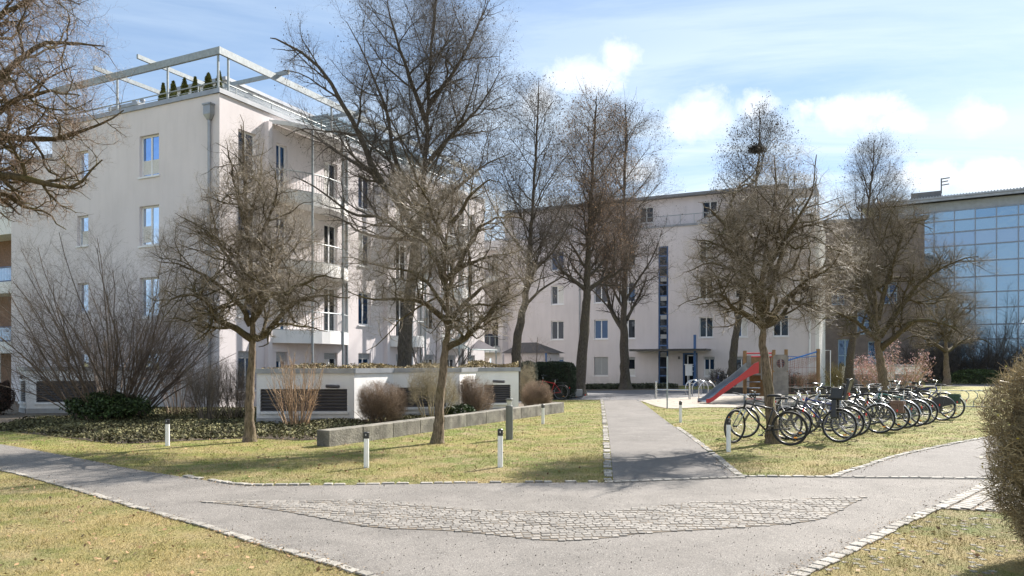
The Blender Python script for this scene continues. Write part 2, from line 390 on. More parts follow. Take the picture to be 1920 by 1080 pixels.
def spline(pts, n=8):
    pts = [np.array(p, float) for p in pts]; P = [2 * pts[0] - pts[1]] + pts + [2 * pts[-1] - pts[-2]]; out = []
    for i in range(1, len(P) - 2):
        for k in range(n):
            t = k / n; a, b, c, d = P[i - 1], P[i], P[i + 1], P[i + 2]
            out.append(.5 * (2 * b + (c - a) * t + (2 * a - 5 * b + 4 * c - d) * t * t + (3 * b - a - 3 * c + d) * t ** 3))
    out.append(P[-2]); return np.array(out)
def in_poly(P, poly):
    x, y = P[:, 0], P[:, 1]; ins = np.zeros(len(P), bool); j = len(poly) - 1
    for i in range(len(poly)):
        xi, yi = poly[i]; xj, yj = poly[j]
        c = ((yi > y) != (yj > y)) & (x < (xj - xi) * (y - yi) / (yj - yi + 1e-12) + xi)
        ins ^= c; j = i
    return ins
def sheet(name, poly, z, m, kind='structure'):
    mb = MB(); mb.poly([(p[0], p[1], z) for p in poly]); o = mb.build(name, m); 
    if o.data.polygons[0].normal.z < 0: o.data.flip_normals()
    return tag(o, kind=kind)

# ------------------------------------------------------------------ the ground
gp = lambda L: [G(*p) for p in L]
lawn = tag(MB().poly([(-900, -200, 0), (900, -200, 0), (900, 1500, 0), (-900, 1500, 0)]).build('lawn', M_LAWN), kind='structure')
top_edge = list(spline(gp([(-160, 812), (0, 833), (150, 860), (250, 880), (380, 900), (450, 910), (550, 911), (940, 906), (1150, 905)]), 5))
rt_top = list(spline(gp([(1385, 895), (1560, 896), (1840, 899), (2100, 902)]), 3))
left_low = list(spline(gp([(-160, 850), (0, 882), (130, 917), (250, 952), (400, 995), (520, 1032), (600, 1055), (665, 1076), (760, 1110), (900, 1190)]), 5))
right_low = list(spline(gp([(1340, 1180), (1430, 1105), (1480, 1083), (1550, 1050), (1610, 1020), (1680, 985), (1760, 948), (1850, 905)]), 5))
road = top_edge + rt_top + [G(2100, 903)] + right_low[::-1] + left_low[::-1]
sheet('road', road, 0.004, M_ASPH)
path_l = list(spline(gp([(1150, 906), (1147, 870), (1142, 820), (1136, 775), (1131, 749)]), 5))
path_r = list(spline(gp([(1387, 897), (1352, 868), (1295, 822), (1250, 790), (1216, 764), (1196, 749)]), 5))
pathp = path_l + path_r[::-1]
sheet('path', pathp, 0.008, M_ASPH2)
side_top = list(spline(gp([(1560, 897), (1640, 871), (1700, 853), (1835, 825), (1990, 800)]), 4))
sidep = side_top + [G(2200, 800), G(2200, 902), G(1840, 900)]
sheet('side_path', sidep, 0.008, M_ASPH2)
courtp = gp([(600, 737), (700, 735), (1000, 734), (1270, 731), (1330, 730), (1420, 730), (1420, 741), (1330, 744), (1215, 750), (1030, 750), (980, 756), (700, 756)])
sheet('court_paving', courtp, 0.012, M_ASPHD)
sandp = list(spline(gp([(1204, 753), (1250, 766), (1330, 764), (1450, 766), (1560, 764), (1600, 752), (1590, 742), (1330, 744), (1210, 751), (1204, 753)]), 4))[:-1]
sheet('playground_sand', sandp, 0.016, M_SAND)
farp = gp([(1735, 719), (2300, 722), (2300, 728), (1735, 724)])
sheet('far_path', farp, 0.008, M_ASPH2)
soilp = gp([(1080, 725.5), (1278, 725.5), (1270, 731), (1085, 733)])
sheet('planting_soil', soilp, 0.02, M_SOIL)
bedp = list(spline(gp([(-260, 770), (-160, 802), (0, 808), (130, 822), (220, 832), (330, 828), (470, 822), (560, 826), (604, 822), (620, 812), (700, 806), (840, 786), (1000, 766), (960, 750), (-100, 748)]), 3))
sheet('planting_bed', bedp, 0.006, M_SOIL)
isle = list(spline(gp([(370, 941), (475, 939), (575, 940), (675, 937), (750, 942), (825, 951), (950, 959), (1135, 959), (1210, 952), (1310, 942), (1460, 938), (1625, 931)]), 4)) + \
       list(spline(gp([(1625, 931), (1605, 942), (1560, 965), (1510, 980), (1360, 992), (1210, 1001), (1135, 1010), (1035, 1015), (960, 1008), (850, 997), (700, 990), (600, 972), (500, 955), (370, 941)]), 4))[1:-1]
sheet('sett_bedding', isle, 0.009, M_JOINT)
def stone_block(mb, c, ang, lx, ly, h, z0=0.0):
    """one worn sett with a slightly domed, irregular top"""
    ca, sa = math.cos(ang), math.sin(ang); i = len(mb.v); pts = [(-1, -1), (1, -1), (1, 1), (-1, 1)]
    j = [(random.uniform(.90, 1.02), random.uniform(.90, 1.02)) for _ in pts]
    for k, (sc, z) in enumerate(((1.0, z0), (1.0, z0 + h * .6), (.88, z0 + h))):
        for (x, y), (a, b) in zip(pts, j):
            X_, Y_ = x * a * lx / 2 * sc, y * b * ly / 2 * sc
            mb.v.append((c[0] + X_ * ca - Y_ * sa, c[1] + X_ * sa + Y_ * ca, z))
    for l in (0, 4):
        for q in range(4): mb.f.append((i + l + q, i + l + (q + 1) % 4, i + l + 4 + (q + 1) % 4, i + l + 4 + q))
    mb.f.append((i + 8, i + 9, i + 10, i + 11))
def stones_along(name, line, la, lw, h=.022, off=0, m=M_STONE, z0=.005, skip=0):
    mb = MB(); line = np.array(line)[:, :2]; seg = np.diff(line, axis=0); L = np.hypot(seg[:, 0], seg[:, 1]); cum = np.concatenate([[0], np.cumsum(L)])
    s = 0
    while s < cum[-1]:
        l = la * random.uniform(.75, 1.3); k = min(np.searchsorted(cum, s + l / 2) - 1, len(seg) - 1); k = max(k, 0)
        t = (s + l / 2 - cum[k]) / max(L[k], 1e-6)
        if t <= 1.2 and random.random() >= skip:
            p = line[k] + seg[k] * t; a = math.atan2(seg[k][1], seg[k][0]); o = off + random.uniform(-.012, .012)
            stone_block(mb, (p[0] - math.sin(a) * o, p[1] + math.cos(a) * o), a + random.uniform(-.06, .06), l * .9, lw * random.uniform(.85, 1.08), h * random.uniform(.7, 1.2), z0)
        s += l
    return tag(mb.build(name, m), kind='structure')
stones_along('kerb', left_low, .15, .10, .012, .03, skip=.06)
stones_along('kerb', right_low, .15, .115, .014, -.03)
stones_along('kerb', top_edge[18:], .16, .10, .018, .04, skip=.25)
stones_along('kerb', rt_top, .16, .10, .02, .04)
stones_along('kerb', spline(gp([(1150, 905), (1270, 900), (1387, 896)]), 4), .15, .09, .012, 0, z0=.009)
stones_along('kerb', path_l, .16, .13, .014, .07, skip=.12)
stones_along('kerb', path_r[:14], .16, .12, .014, -.05, skip=.1)
stones_along('kerb', side_top, .16, .10, .02, .05)
stones_along('kerb', sandp[12:34], .5, .10, .03, 0, M_CONC2)
# granite setts of the island, laid in bowed courses
mb = MB(); isl = np.array(isle); mnx, mxx, mny, mxy = isl[:, 0].min(), isl[:, 0].max(), isl[:, 1].min(), isl[:, 1].max()
cand = []
yy = mny - .4
row = 0
while yy < mxy + .5:
    xx = mnx - random.random() * .1
    while xx < mxx:
        w = random.uniform(.066, .098); x = xx + w / 2
        y = yy + .22 * math.sin(x * .9 + .6)+ .03 * math.sin(x * 5 + row)
        cand.append((x, y, w, .22 * .9 * math.cos(x * .9 + .6))); xx += w + .002
    yy += .084; row += 1
ca = np.array(cand); ok = in_poly(ca[:, :2], isl)
for (x, y, w, sl_) in ca[ok]: stone_block(mb, (x, y), math.atan(sl_) + random.uniform(-.07, .07), w * .92, .076 * random.uniform(.9, 1.04), .005 * random.uniform(.5, 1.6), .009)
tag(mb.build('cobble_paving', M_STONE2), kind='structure')
# setts at the right entrance
cp = gp([(1752, 953), (1850, 906), (2050, 906), (2050, 966), (1870, 960), (1765, 955)]); sheet('sett_bedding', cp, .0065, M_JOINT)
mb = MB(); cpa = np.array(cp); A = math.atan2(right_low[-1][1] - right_low[-5][1], right_low[-1][0] - right_low[-5][0])
for i in range(60):
    for j in range(40):
        x0, y0 = i * .128 - 3, j * .108 - 2 + (0)
        x = cpa[0][0] + x0 * math.cos(A) - y0 * math.sin(A) + (j % 2) * .05 * math.cos(A); y = cpa[0][1] + x0 * math.sin(A) + y0 * math.cos(A)
        if in_poly(np.array([[x, y]]), cpa)[0]: stone_block(mb, (x, y), A + random.uniform(-.05, .05), .12, .10, .016, .005)
tag(mb.build('cobble_paving', M_STONE), kind='structure')
# grass pavers bottom right
gpv = np.array(gp([(1500, 1095), (1640, 1018), (1765, 962), (1860, 966), (1900, 1095)])); mb = MB()
for i in range(70):
    for j in range(60):
        x = 2.0 + i * .075; y = 5.0 + j * .09 + (i % 2) * .045
        if random.random() < .16 and in_poly(np.array([[x, y]]), gpv)[0]:
            stone_block(mb, (x + random.uniform(-.008, .008), y), random.uniform(-.1, .1), .05, .055, .005, .0)
tag(mb.build('grass_pavers', M_GRID), kind='structure')

def blades(name, n, poly_in, polys_out, h0, h1, w, bounds, m, power=1.0, lean=.5):
    """short grass blades, one triangle each"""
    x0, x1, y0, y1 = bounds; pts = []
    u = RNG.random((n, 2)); yv = y0 * (y1 / y0) ** (u[:, 1] ** power); xv = (u[:, 0] * (x1 - x0) + x0) * yv
    P = np.stack([xv, yv], 1); ok = np.ones(n, bool)
    if poly_in is not None: ok &= in_poly(P, poly_in)
    for q in polys_out: ok &= ~in_poly(P, q)
    P = P[ok]; k = len(P); cl = .5 + .5 * np.sin(P[:, 0] * 3.1 + 2 * np.sin(P[:, 1] * 1.7)) * np.sin(P[:, 1] * 4.3 + 1.5 * np.sin(P[:, 0] * 2.3)); cl = cl * (.6 + .8 * np.sin(P[:, 0] * 17 + P[:, 1] * 5) ** 2)
    a = RNG.random(k) * 6.283; h = (h0 + (h1 - h0) * RNG.random(k) ** 1.6) * (.45 + 1.1 * cl); ww = w * (0.5 + P[:, 1] / 14)
    la = RNG.random(k) * 6.283; ll = lean * h * RNG.random(k)
    B = np.stack([P[:, 0], P[:, 1], np.zeros(k)], 1); D = np.stack([np.cos(a), np.sin(a), np.zeros(k)], 1) * ww[:, None]
    T = B + np.stack([np.cos(la) * ll, np.sin(la) * ll, h], 1)
    V = np.stack([B - D, B + D, T], 1).reshape(-1, 3)
    return tag(raw_mesh(name, V, np.arange(3 * k).reshape(-1, 3), m), name.replace('_', ' ') + ' of short yellow green blades', 'grass', kind='stuff')
hard = [np.array(q) for q in (road, pathp, sidep, courtp, sandp, bedp)]
o = blades('lawn_grass', 520000, None, hard + [cpa], .012, .042, .0020, (-.95, .95, 5.2, 34), M_BLADE, .78, 1.5)
o['label'] = 'short dry yellow green lawn grass covering the open ground'

# ------------------------------------------------------------------ branch grower (numpy, whole levels at once)
def nrm(v): return v / np.maximum(np.linalg.norm(v, axis=-1, keepdims=True), 1e-9)
def frames(T):
    ref = np.where(np.abs(T[..., 2:3]) < .92, np.array([0., 0, 1]), np.array([1., 0, 0]))
    a = nrm(np.cross(T, ref)); return a, np.cross(T, a)
def tubes(P, Rr, m):
    n, k, _ = P.shape; T = np.empty_like(P); T[:, 1:-1] = P[:, 2:] - P[:, :-2]; T[:, 0] = P[:, 1] - P[:, 0]; T[:, -1] = P[:, -1] - P[:, -2]
    T = nrm(T); a, b = frames(T); an = np.arange(m) * 2 * np.pi / m
    V = P[:, :, None] + Rr[:, :, None, None] * (a[:, :, None] * np.cos(an)[None, None, :, None] + b[:, :, None] * np.sin(an)[None, None, :, None])
    base = (np.arange(n) * k * m)[:, None, None] + (np.arange(k - 1) * m)[None, :, None]; q = np.arange(m)[None, None, :]; q2 = (q + 1) % m
    F = np.stack([base + q, base + q2, base + m + q2, base + m + q], -1).reshape(-1, 4)
    return V.reshape(-1, 3), F
def join(parts):
    Vs, Fs, o = [], [], 0
    for V, F in parts: Vs.append(V); Fs.append(F + o); o += len(V)
    return np.concatenate(Vs), np.concatenate(Fs)
def paths(S, D, L, k, wig, up, rng, droop=0):
    n = len(S); P = np.empty((n, k, 3)); P[:, 0] = S; d = D.copy(); st = (L / (k - 1))[:, None]
    for i in range(1, k):
        d = nrm(d + rng.normal(0, wig, (n, 3)) + np.array([0, 0, up])); P[:, i] = P[:, i - 1] + d * st
    return P
def env_ok(P, env, f=1.0):
    r = np.zeros(len(P), bool)
    for (c, rad, pw) in env:
        q = np.abs((P - np.array(c)) / np.array(rad)); r |= (q ** pw).sum(1) < f
    return r
def spawn(P, R, m, t0, t1, a0, a1, L, k, wig, up, rr, env, rng, fall=.4, tip=.25, rmin=.001, flat=0.0):
    n, K, _ = P.shape; j = np.arange(m)
    t = np.clip(t0 + (t1 - t0) * (j[None] + rng.random((n, m))) / m, 0, .999); x = t * (K - 1); i0 = np.minimum(x.astype(int), K - 2); fr = (x - i0)[..., None]
    ar = np.arange(n)[:, None]; A_, B_ = P[ar, i0], P[ar, i0 + 1]; S = A_ * (1 - fr) + B_ * fr; T = nrm(B_ - A_)
    r0 = (R[ar, i0] * (1 - fr[..., 0]) + R[ar, i0 + 1] * fr[..., 0]) * rr
    u, v = frames(T); az = j[None] * 2.4 + rng.random((n, 1)) * 6.28 + rng.normal(0, .4, (n, m)); an = a0 + (a1 - a0) * rng.random((n, m))
    D = np.cos(an)[..., None] * T + np.sin(an)[..., None] * (np.cos(az)[..., None] * u + np.sin(az)[..., None] * v)
    if flat: D[..., 2] *= (1 - flat)
    D = nrm(D).reshape(-1, 3); S = S.reshape(-1, 3); pl_ = np.linalg.norm(np.diff(P, axis=1), axis=2).sum(1); pf = np.clip(pl_ / np.median(pl_), .3, 1.35)[:, None]
    LL = (L * pf * (1 - fall * t) * (.6 + .7 * rng.random((n, m)))).ravel()
    if env is None: env = [((0, 0, 0), (1e4,) * 3, 2)]
    if True:
        fq = (.85 + .40 * rng.random(len(LL))) * (1 + .22 * np.sin(S[:, 0] * 2.9 + S[:, 2] * 1.7) * np.sin(S[:, 2] * 2.3 + S[:, 1] * 2.1))
        for _ in range(5):
            bad = ~env_ok(S + D * LL[:, None], env, fq); LL[bad] *= .62
        keep = (LL > L * .2) & (rng.random(len(LL)) < np.broadcast_to(pf, (n, m)).ravel() ** .8); S, D, LL = S[keep], D[keep], LL[keep]; r0 = r0.ravel()[keep]
    r0 = np.maximum(r0.ravel(), rmin); Q = paths(S, D, LL, k, wig, up, rng)
    s = np.linspace(0, 1, k)[None]; RR = r0[:, None] * (1 - (1 - tip) * s); return Q, np.maximum(RR, rmin * .6)
def polytube(pts3, r0, r1, k, rng, jit=.01):
    sp = spline(pts3, 8); idx = np.linspace(0, len(sp) - 1, k).round().astype(int); P = sp[idx][None].copy()
    P[0, 1:] += rng.normal(0, jit, (k - 1, 3)); return P, (r0 + (r1 - r0) * np.linspace(0, 1, k) ** .8)[None]
def resample(lst, k):
    out = []
    for P, R in lst:
        x = np.linspace(0, P.shape[1] - 1, k); i = np.minimum(x.astype(int), P.shape[1] - 2); f = (x - i)[:, None]
        out.append((P[0, i] * (1 - f) + P[0, i + 1] * f, R[0, i] * (1 - f[:, 0]) + R[0, i + 1] * f[:, 0]))
    return np.stack([a for a, _ in out]), np.stack([b for _, b in out])
def ell(pxl, pxr, pyt, pyb, Yd, dep=1.0, pw=2.2):
    c = at((pxl + pxr) / 2, Yd, zof((pyt + pyb) / 2, Yd)); rx = (pxr - pxl) / 2 * Yd / FPX; rz = (pyb - pyt) / 2 * Yd / FPX
    return (tuple(c), (rx, rx * dep, rz), pw)
def flare_trunk(P, R, f=1.5):
    R = R.copy(); k = R.shape[1]; h = P[0, :, 2] - P[0, 0, 2]; R[0] *= 1 + (f - 1) * np.exp(-h / .18); return R
def make_tree(name, label, cat, group, Yd, trunk, rt, limbs, levels, env, mats, seed, auto=None, cones=None, tip_r=.03, deps=None):
    rng = np.random.default_rng(seed); tk = [tuple(at(px, Yd, zof(py, Yd))) for px, py in trunk]
    tk[0] = (tk[0][0], tk[0][1], -.05); z_exp = tk[1][2]
    root = empty(name, (tk[0][0], tk[0][1], 0), label, cat, group)
    TP, TR = polytube(tk, rt, tip_r * .3, 40, rng, .008 * rt / .12); TR = TR * (1 - .35 * np.sin(np.linspace(0, np.pi, 40)) * (np.linspace(0, 1, 40) > .3) * np.clip((np.linspace(0, 1, 40) - .3) * 3, 0, 1))[None]
    ex = tk[0]
    TRf = flare_trunk(TP, TR); V, F = tubes(TP, TRf, 14)
    n_ = rng.random(len(V)); V = V + (rng.normal(0, rt * .035, V.shape))
    raw_mesh('trunk', V, F, mats[0], root, True)
    L1 = []
    for i, lb in enumerate(limbs):
        dz = (deps[i] if deps else rng.uniform(-1, 1)) ; r0 = lb[0]; pts = []
        n_l = len(lb[1])
        for q, (px, py) in enumerate(lb[1]):
            Yq = Yd * (1 + .11 * dz * q / (n_l - 1)); pts.append(tuple(at(px, Yq, zof(py, Yd) if q == 0 else EYE + (YH - py) * Yq / FPX)))
        L1.append(polytube(pts, r0, r0 * .10, 16, rng, .018))
    parts = []
    if L1: P1, R1 = resample(L1, 14)
    if auto:
        Pa, Ra = spawn(TP, TR, *auto, env=env, rng=rng, fall=.42); Pa, Ra = resample([(Pa[i:i + 1], Ra[i:i + 1]) for i in range(len(Pa))], 14)
        if L1: P1 = np.concatenate([P1, Pa]); R1 = np.concatenate([R1, Ra])
        else: P1, R1 = Pa, Ra
    parts.append(tubes(P1, R1, 7)); P, R = P1, R1
    # the leader of the trunk also carries side shoots
    if not auto:
        leader = (TP[:, 20:], TR[:, 20:]); Pl, Rl = resample([leader], P.shape[1]); P = np.concatenate([P, Pl]); R = np.concatenate([R, Rl])
    tw = []; cn = []
    for li, lv in enumerate(levels):
        Pn, Rn = spawn(P, R, *lv, env=env, rng=rng)
        (parts if li < 2 else tw).append(tubes(Pn, Rn, 5 if li < 1 else (4 if li < 2 else 3))); P, R = Pn, Rn
    V, F = join(parts); raw_mesh('limbs', V, F, mats[1], root, True)
    V, F = join(tw); raw_mesh('crown', V, F, mats[2], root)
    if cones:
        cnt, size = cones; E = P[:, -1]; ix = rng.integers(0, len(E), cnt); C = E[ix] + rng.normal(0, size * 1.2, (cnt, 3))
        raw_mesh('catkins', *octa(C, size, rng), mats[3], root)
    return root
def octa(C, s, rng):
    n_ = len(C); sz = s * (.6 + .8 * rng.random(n_))[:, None]; up = np.array([[0, 0, 1.6]]); d = nrm(rng.normal(0, 1, (n_, 3))) * [1, 1, .3]; e = np.cross(nrm(d), np.array([0, 0, 1.])) 
    V = np.stack([C + up * sz, C + d * sz, C + e * sz, C - d * sz, C - e * sz, C - up * sz], 1).reshape(-1, 3)
    b = (np.arange(n_) * 6)[:, None, None]; F = np.array([[0, 1, 2], [0, 2, 3], [0, 3, 4], [0, 4, 1], [5, 2, 1], [5, 3, 2], [5, 4, 3], [5, 1, 4]])[None]
    return V, (b + F).reshape(-1, 3)
def leaves(C, size, rng, aspect=.5, updir=0.0):
    n_ = len(C); s = size * (.6 + .8 * rng.random(n_))[:, None]; a = rng.normal(0, 1, (n_, 3)); a[:, 2] = a[:, 2] * (1 - updir) + rng.normal(0, .3, n_) * updir; a = nrm(a)
    b = nrm(np.cross(a, rng.normal(0, 1, (n_, 3)) + np.array([0, 0, updir * 3]))) * aspect
    V = np.stack([C - a * s, C + b * s, C + a * s, C - b * s], 1).reshape(-1, 3); return V, np.arange(4 * n_).reshape(-1, 4)
# levels: (m, t0, t1, ang0, ang1, L, k, wig, up, rr) ; env, rng by keyword ; extra keywords unavailable
MAPLE = lambda s=1.0, d=1.0: [(int(12 * d), .12, 1, .7, 1.4, 1.4 * s, 9, .28, .06, .60), (int(9 * d), .1, 1, .6, 1.35, .72 * s, 7, .34, .05, .60),
                       (int(9 * d), .1, 1, .6, 1.3, .37 * s, 5, .40, .05, .60), (6, .1, 1, .6, 1.3, .19 * s, 3, .35, .04, .75)]
ALDER = lambda s=1.0, d=1.0: [(int(12 * d), .12, 1, .5, 1.1, 2.3 * s, 8, .16, .03, .55), (int(10 * d), .1, 1, .5, 1.1, 1.1 * s, 6, .2, .03, .55),
                       (int(8 * d), .1, 1, .45, 1.1, .55 * s, 4, .24, .02, .6), (5, .1, 1, .4, 1.0, .28 * s, 3, .22, .0, .75)]
def thin(levels, rmins):
    return levels
# --- the three near maples with their own limbs
MM = (M_BARK, M_LIMB, M_TWIG)
make_tree('maple_tree', 'bare maple with slender leader on the left lawn before the louvred white box', 'tree', 'bare maples on the lawn', 15.6,
    [(468, 828), (468, 760), (471, 690), (474, 630), (474, 560), (470, 480), (462, 400), (462, 320), (452, 235)], .112,
    [(.085, [(470, 635), (440, 614), (402, 596), (390, 567), (362, 552), (325, 558), (300, 575)]),
     (.075, [(470, 610), (455, 580), (425, 548), (388, 520), (345, 500), (300, 490)]),
     (.075, [(474, 600), (502, 556), (530, 548), (565, 536), (600, 520), (640, 522)]),
     (.085, [(476, 632), (497, 628), (530, 588), (560, 565), (605, 552), (655, 560)]),
     (.06, [(476, 590), (492, 550), (500, 500), (520, 462), (545, 460), (565, 490)]),
     (.06, [(470, 570), (445, 510), (412, 460), (400, 400), (388, 350)]),
     (.05, [(470, 520), (430, 470), (380, 430), (330, 400)]),
     (.05, [(468, 470), (500, 420), (520, 350), (505, 300)]),
     (.04, [(474, 560), (520, 500), (570, 450), (600, 430)]),
     (.045, [(465, 440), (442, 350), (430, 300), (422, 262)]), (.045, [(464, 430), (484, 350), (490, 300), (497, 262)]), (.05, [(463, 420), (458, 330), (453, 215)])],
    MAPLE(1.0, 1.0), [ell(262, 668, 400, 650, 15.6, .9, 2.4), ell(325, 600, 300, 520, 15.6, 1, 2), ell(400, 515, 205, 420, 15.6, 1, 2)], MM, 21, tip_r=.02)
make_tree('maple_tree', 'bare broad maple in the middle lawn, nearest the low concrete wall', 'tree', 'bare maples on the lawn', 15.3,
    [(820, 832), (823, 790), (828, 720), (835, 650), (840, 600), (838, 540), (834, 470), (846, 400), (848, 345)], .122,
    [(.08, [(838, 652), (868, 638), (905, 602), (932, 572), (950, 540), (985, 524)]),
     (.07, [(840, 612), (862, 578), (890, 552), (925, 530), (975, 520), (1005, 530)]),
     (.075, [(838, 600), (800, 572), (765, 560), (705, 562), (650, 548)]),
     (.06, [(838, 545), (812, 465), (775, 430), (760, 425), (690, 420), (640, 400)]),
     (.06, [(838, 550), (868, 478), (905, 420), (960, 405), (1000, 420)]),
     (.06, [(840, 520), (870, 500), (925, 480), (975, 470)]),
     (.05, [(840, 470), (810, 400), (790, 350), (760, 330)]),
     (.05, [(846, 420), (880, 370), (910, 340), (940, 340)]),
     (.05, [(838, 585), (790, 520), (720, 500), (640, 480)])],
    MAPLE(1.05, 1.05), [ell(548, 1040, 400, 655, 15.3, .9, 2.4), ell(650, 985, 300, 560, 15.3, 1, 2.2)], MM, 22, tip_r=.03)
make_tree('maple_tree', 'bare crooked maple with a bicycle leaning on its trunk, right of the path', 'tree', 'bare maples on the lawn', 15.3,
    [(1450, 832), (1446, 780), (1438, 700), (1430, 640), (1431, 590), (1430, 520), (1440, 440), (1455, 360), (1452, 290)], .135,
    [(.085, [(1430, 612), (1400, 590), (1372, 573), (1350, 552), (1330, 556)]),
     (.08, [(1430, 600), (1412, 520), (1388, 440), (1368, 385), (1388, 350), (1410, 345)]),
     (.07, [(1436, 590), (1458, 500), (1482, 430), (1520, 370), (1533, 290)]),
     (.085, [(1436, 606), (1470, 565), (1500, 540), (1545, 500), (1600, 492)]),
     (.06, [(1436, 612), (1472, 590), (1490, 545), (1520, 545), (1530, 600)]),
     (.06, [(1432, 590), (1395, 545), (1345, 520), (1300, 528)]),
     (.06, [(1432, 560), (1395, 490), (1345, 458), (1298, 450)]),
     (.05, [(1440, 500), (1480, 440), (1530, 420), (1590, 400)]),
     (.05, [(1400, 480), (1350, 410), (1310, 380)])],
    MAPLE(1.05, 1.05), [ell(1255, 1650, 400, 645, 15.3, .9, 2.4), ell(1290, 1600, 320, 560, 15.3, 1, 2.2), ell(1400, 1560, 250, 420, 15.3, 1, 2)], MM, 23, tip_r=.02)
make_tree('maple_tree', 'bare wide forked maple behind the bicycle rack, beside the pink blossoming shrub', 'tree', 'bare maples on the lawn', 34.0,
    [(1660, 748), (1657, 720), (1652, 685), (1646, 650), (1644, 600), (1640, 540), (1648, 460), (1650, 400), (1645, 370)], .27,
    [(.17, [(1650, 655), (1682, 628), (1720, 600), (1770, 606), (1815, 632)]),
     (.15, [(1650, 632), (1690, 575), (1732, 525), (1790, 490), (1835, 480)]),
     (.14, [(1645, 625), (1618, 560), (1590, 515), (1540, 512), (1500, 525)]),
     (.13, [(1646, 600), (1665, 520), (1690, 450), (1705, 415), (1750, 430)]),
     (.12, [(1643, 590), (1602, 480), (1570, 440), (1530, 430)]),
     (.12, [(1648, 640), (1600, 600), (1560, 590), (1520, 620)]),
     (.1, [(1645, 540), (1690, 520), (1740, 560), (1790, 560)])],
    [(14, .1, 1, .6, 1.3, 2.4, 7, .22, .05, .6), (11, .1, 1, .6, 1.2, 1.25, 6, .26, .06, .6), (9, .1, 1, .6, 1.3, .65, 4, .35, .05, .55), (5, .1, 1, .5, 1.1, .33, 3, .25, .04, .75)],
    [ell(1495, 1860, 430, 670, 34, .9, 2.4), ell(1560, 1780, 360, 560, 34, 1, 2.2)], (M_BARK, M_LIMB, mat('far_maple_twig', (0.15, 0.12, 0.085), .8, 0, .3, 1, island=.4)), 24, tip_r=.06)
make_tree('maple_tree', 'small bare round maple standing at the dark thicket near the glass building', 'tree', 'bare maples on the lawn', 54.0,
    [(1776, 724), (1775, 700), (1774, 670), (1774, 640), (1775, 600), (1776, 560), (1775, 530)], .27,
    [(.15, [(1774, 660), (1745, 640), (1715, 630), (1690, 640)]), (.15, [(1775, 660), (1805, 640), (1840, 636), (1865, 650)]),
     (.13, [(1774, 640), (1750, 590), (1720, 560)]), (.13, [(1775, 640), (1800, 590), (1830, 560)])],
    [(14, .1, 1, .6, 1.25, 2.2, 6, .22, .05, .6), (11, .12, 1, .6, 1.2, 1.3, 5, .26, .06, .6), (7, .12, 1, .55, 1.2, .75, 4, .28, .05, .65), (5, .1, 1, .5, 1.1, .4, 3, .25, .04, .8)],
    [ell(1690, 1868, 500, 680, 54, .9, 2.3)], (M_BARK, M_LIMB, MATS['far_maple_twig']), 25, tip_r=.08)
# --- tree at the left edge, mostly outside the picture
make_tree('maple_tree', 'bare mossy maple whose brown twigs hang in over the left building', 'tree', 'bare maples on the lawn', 11.5,
    [(-190, 880), (-185, 760), (-175, 620), (-160, 500), (-140, 380), (-120, 200), (-110, 60), (-100, -60)], .19,
    [(.10, [(-150, 430), (-60, 350), (0, 330), (60, 335), (110, 350), (150, 345), (190, 300)]),
     (.09, [(-150, 420), (-60, 300), (0, 255), (60, 262), (120, 255), (180, 235), (232, 205)]),
     (.09, [(-140, 350), (-60, 200), (0, 150), (60, 95), (130, 80), (200, 90)]),
     (.08, [(-130, 250), (-50, 90), (20, 20), (90, -10), (150, 10)]),
     (.07, [(-145, 400), (-60, 380), (0, 360), (40, 385), (90, 400), (120, 430)]),
     (.08, [(-140, 330), (-40, 240), (30, 190), (90, 170), (150, 180)]),
     (.08, [(-130, 200), (-200, 80), (-260, 0)]), (.08, [(-140, 350), (-260, 250), (-340, 200)]),
     (.07, [(-120, 120), (-40, 0), (40, -60), (110, -70)])],
    MAPLE(.8, 1.0), [ell(-420, 245, -140, 400, 11.5, .8, 2.4), ell(-100, 160, 300, 480, 11.5, .6, 2)], (M_BARK, M_LIMB, M_TWIGL), 26, tip_r=.03,
    deps=[-.1, .3, -.3, .2, .5, -.6, 0, 0, .4])
# --- alders
AM = (M_ABARK, M_ABARK, M_ATWIG, M_ACONE); AMR = (M_ABARK, M_ABARK, M_ATWIGR, M_ACONER)
GA = 'tall alders by the houses'
make_tree('alder_tree', 'tallest dark alder, its crown leaving the top of the picture over the glass roofs', 'tree', GA, 28.0,
    [(757, 728), (760, 640), (768, 560), (778, 470), (788, 400), (797, 300), (802, 200), (808, 100), (818, 0), (822, -90)], .30,
    [(.17, [(780, 430), (742, 372), (705, 330), (668, 240), (635, 180), (590, 115), (530, 78), (505, 70)]),
     (.12, [(790, 400), (740, 300), (725, 210), (690, 120), (650, 40)]),
     (.11, [(797, 310), (850, 250), (900, 200), (940, 130)]),
     (.11, [(800, 230), (770, 150), (740, 60), (720, -30)]),
     (.10, [(803, 200), (860, 120), (900, 40), (920, -10)]),
     (.10, [(785, 460), (720, 410), (660, 400), (590, 350), (550, 330)]),
     (.10, [(790, 400), (860, 350), (910, 310), (955, 290)]),
     (.09, [(700, 325), (640, 290), (580, 250), (520, 230)]),
     (.08, [(780, 450), (690, 440), (640, 410), (600, 400)])],
    ALDER(.95, 1.0), [ell(520, 985, -140, 450, 28, .8, 2.5), ell(495, 720, 55, 330, 28, .5, 2), ell(540, 760, 300, 450, 28, .5, 2)], AM, 31,
    auto=(30, .38, 1, .5, 1.0, 5.2, 9, .1, .06, .45), cones=(9000, .016), tip_r=.05)
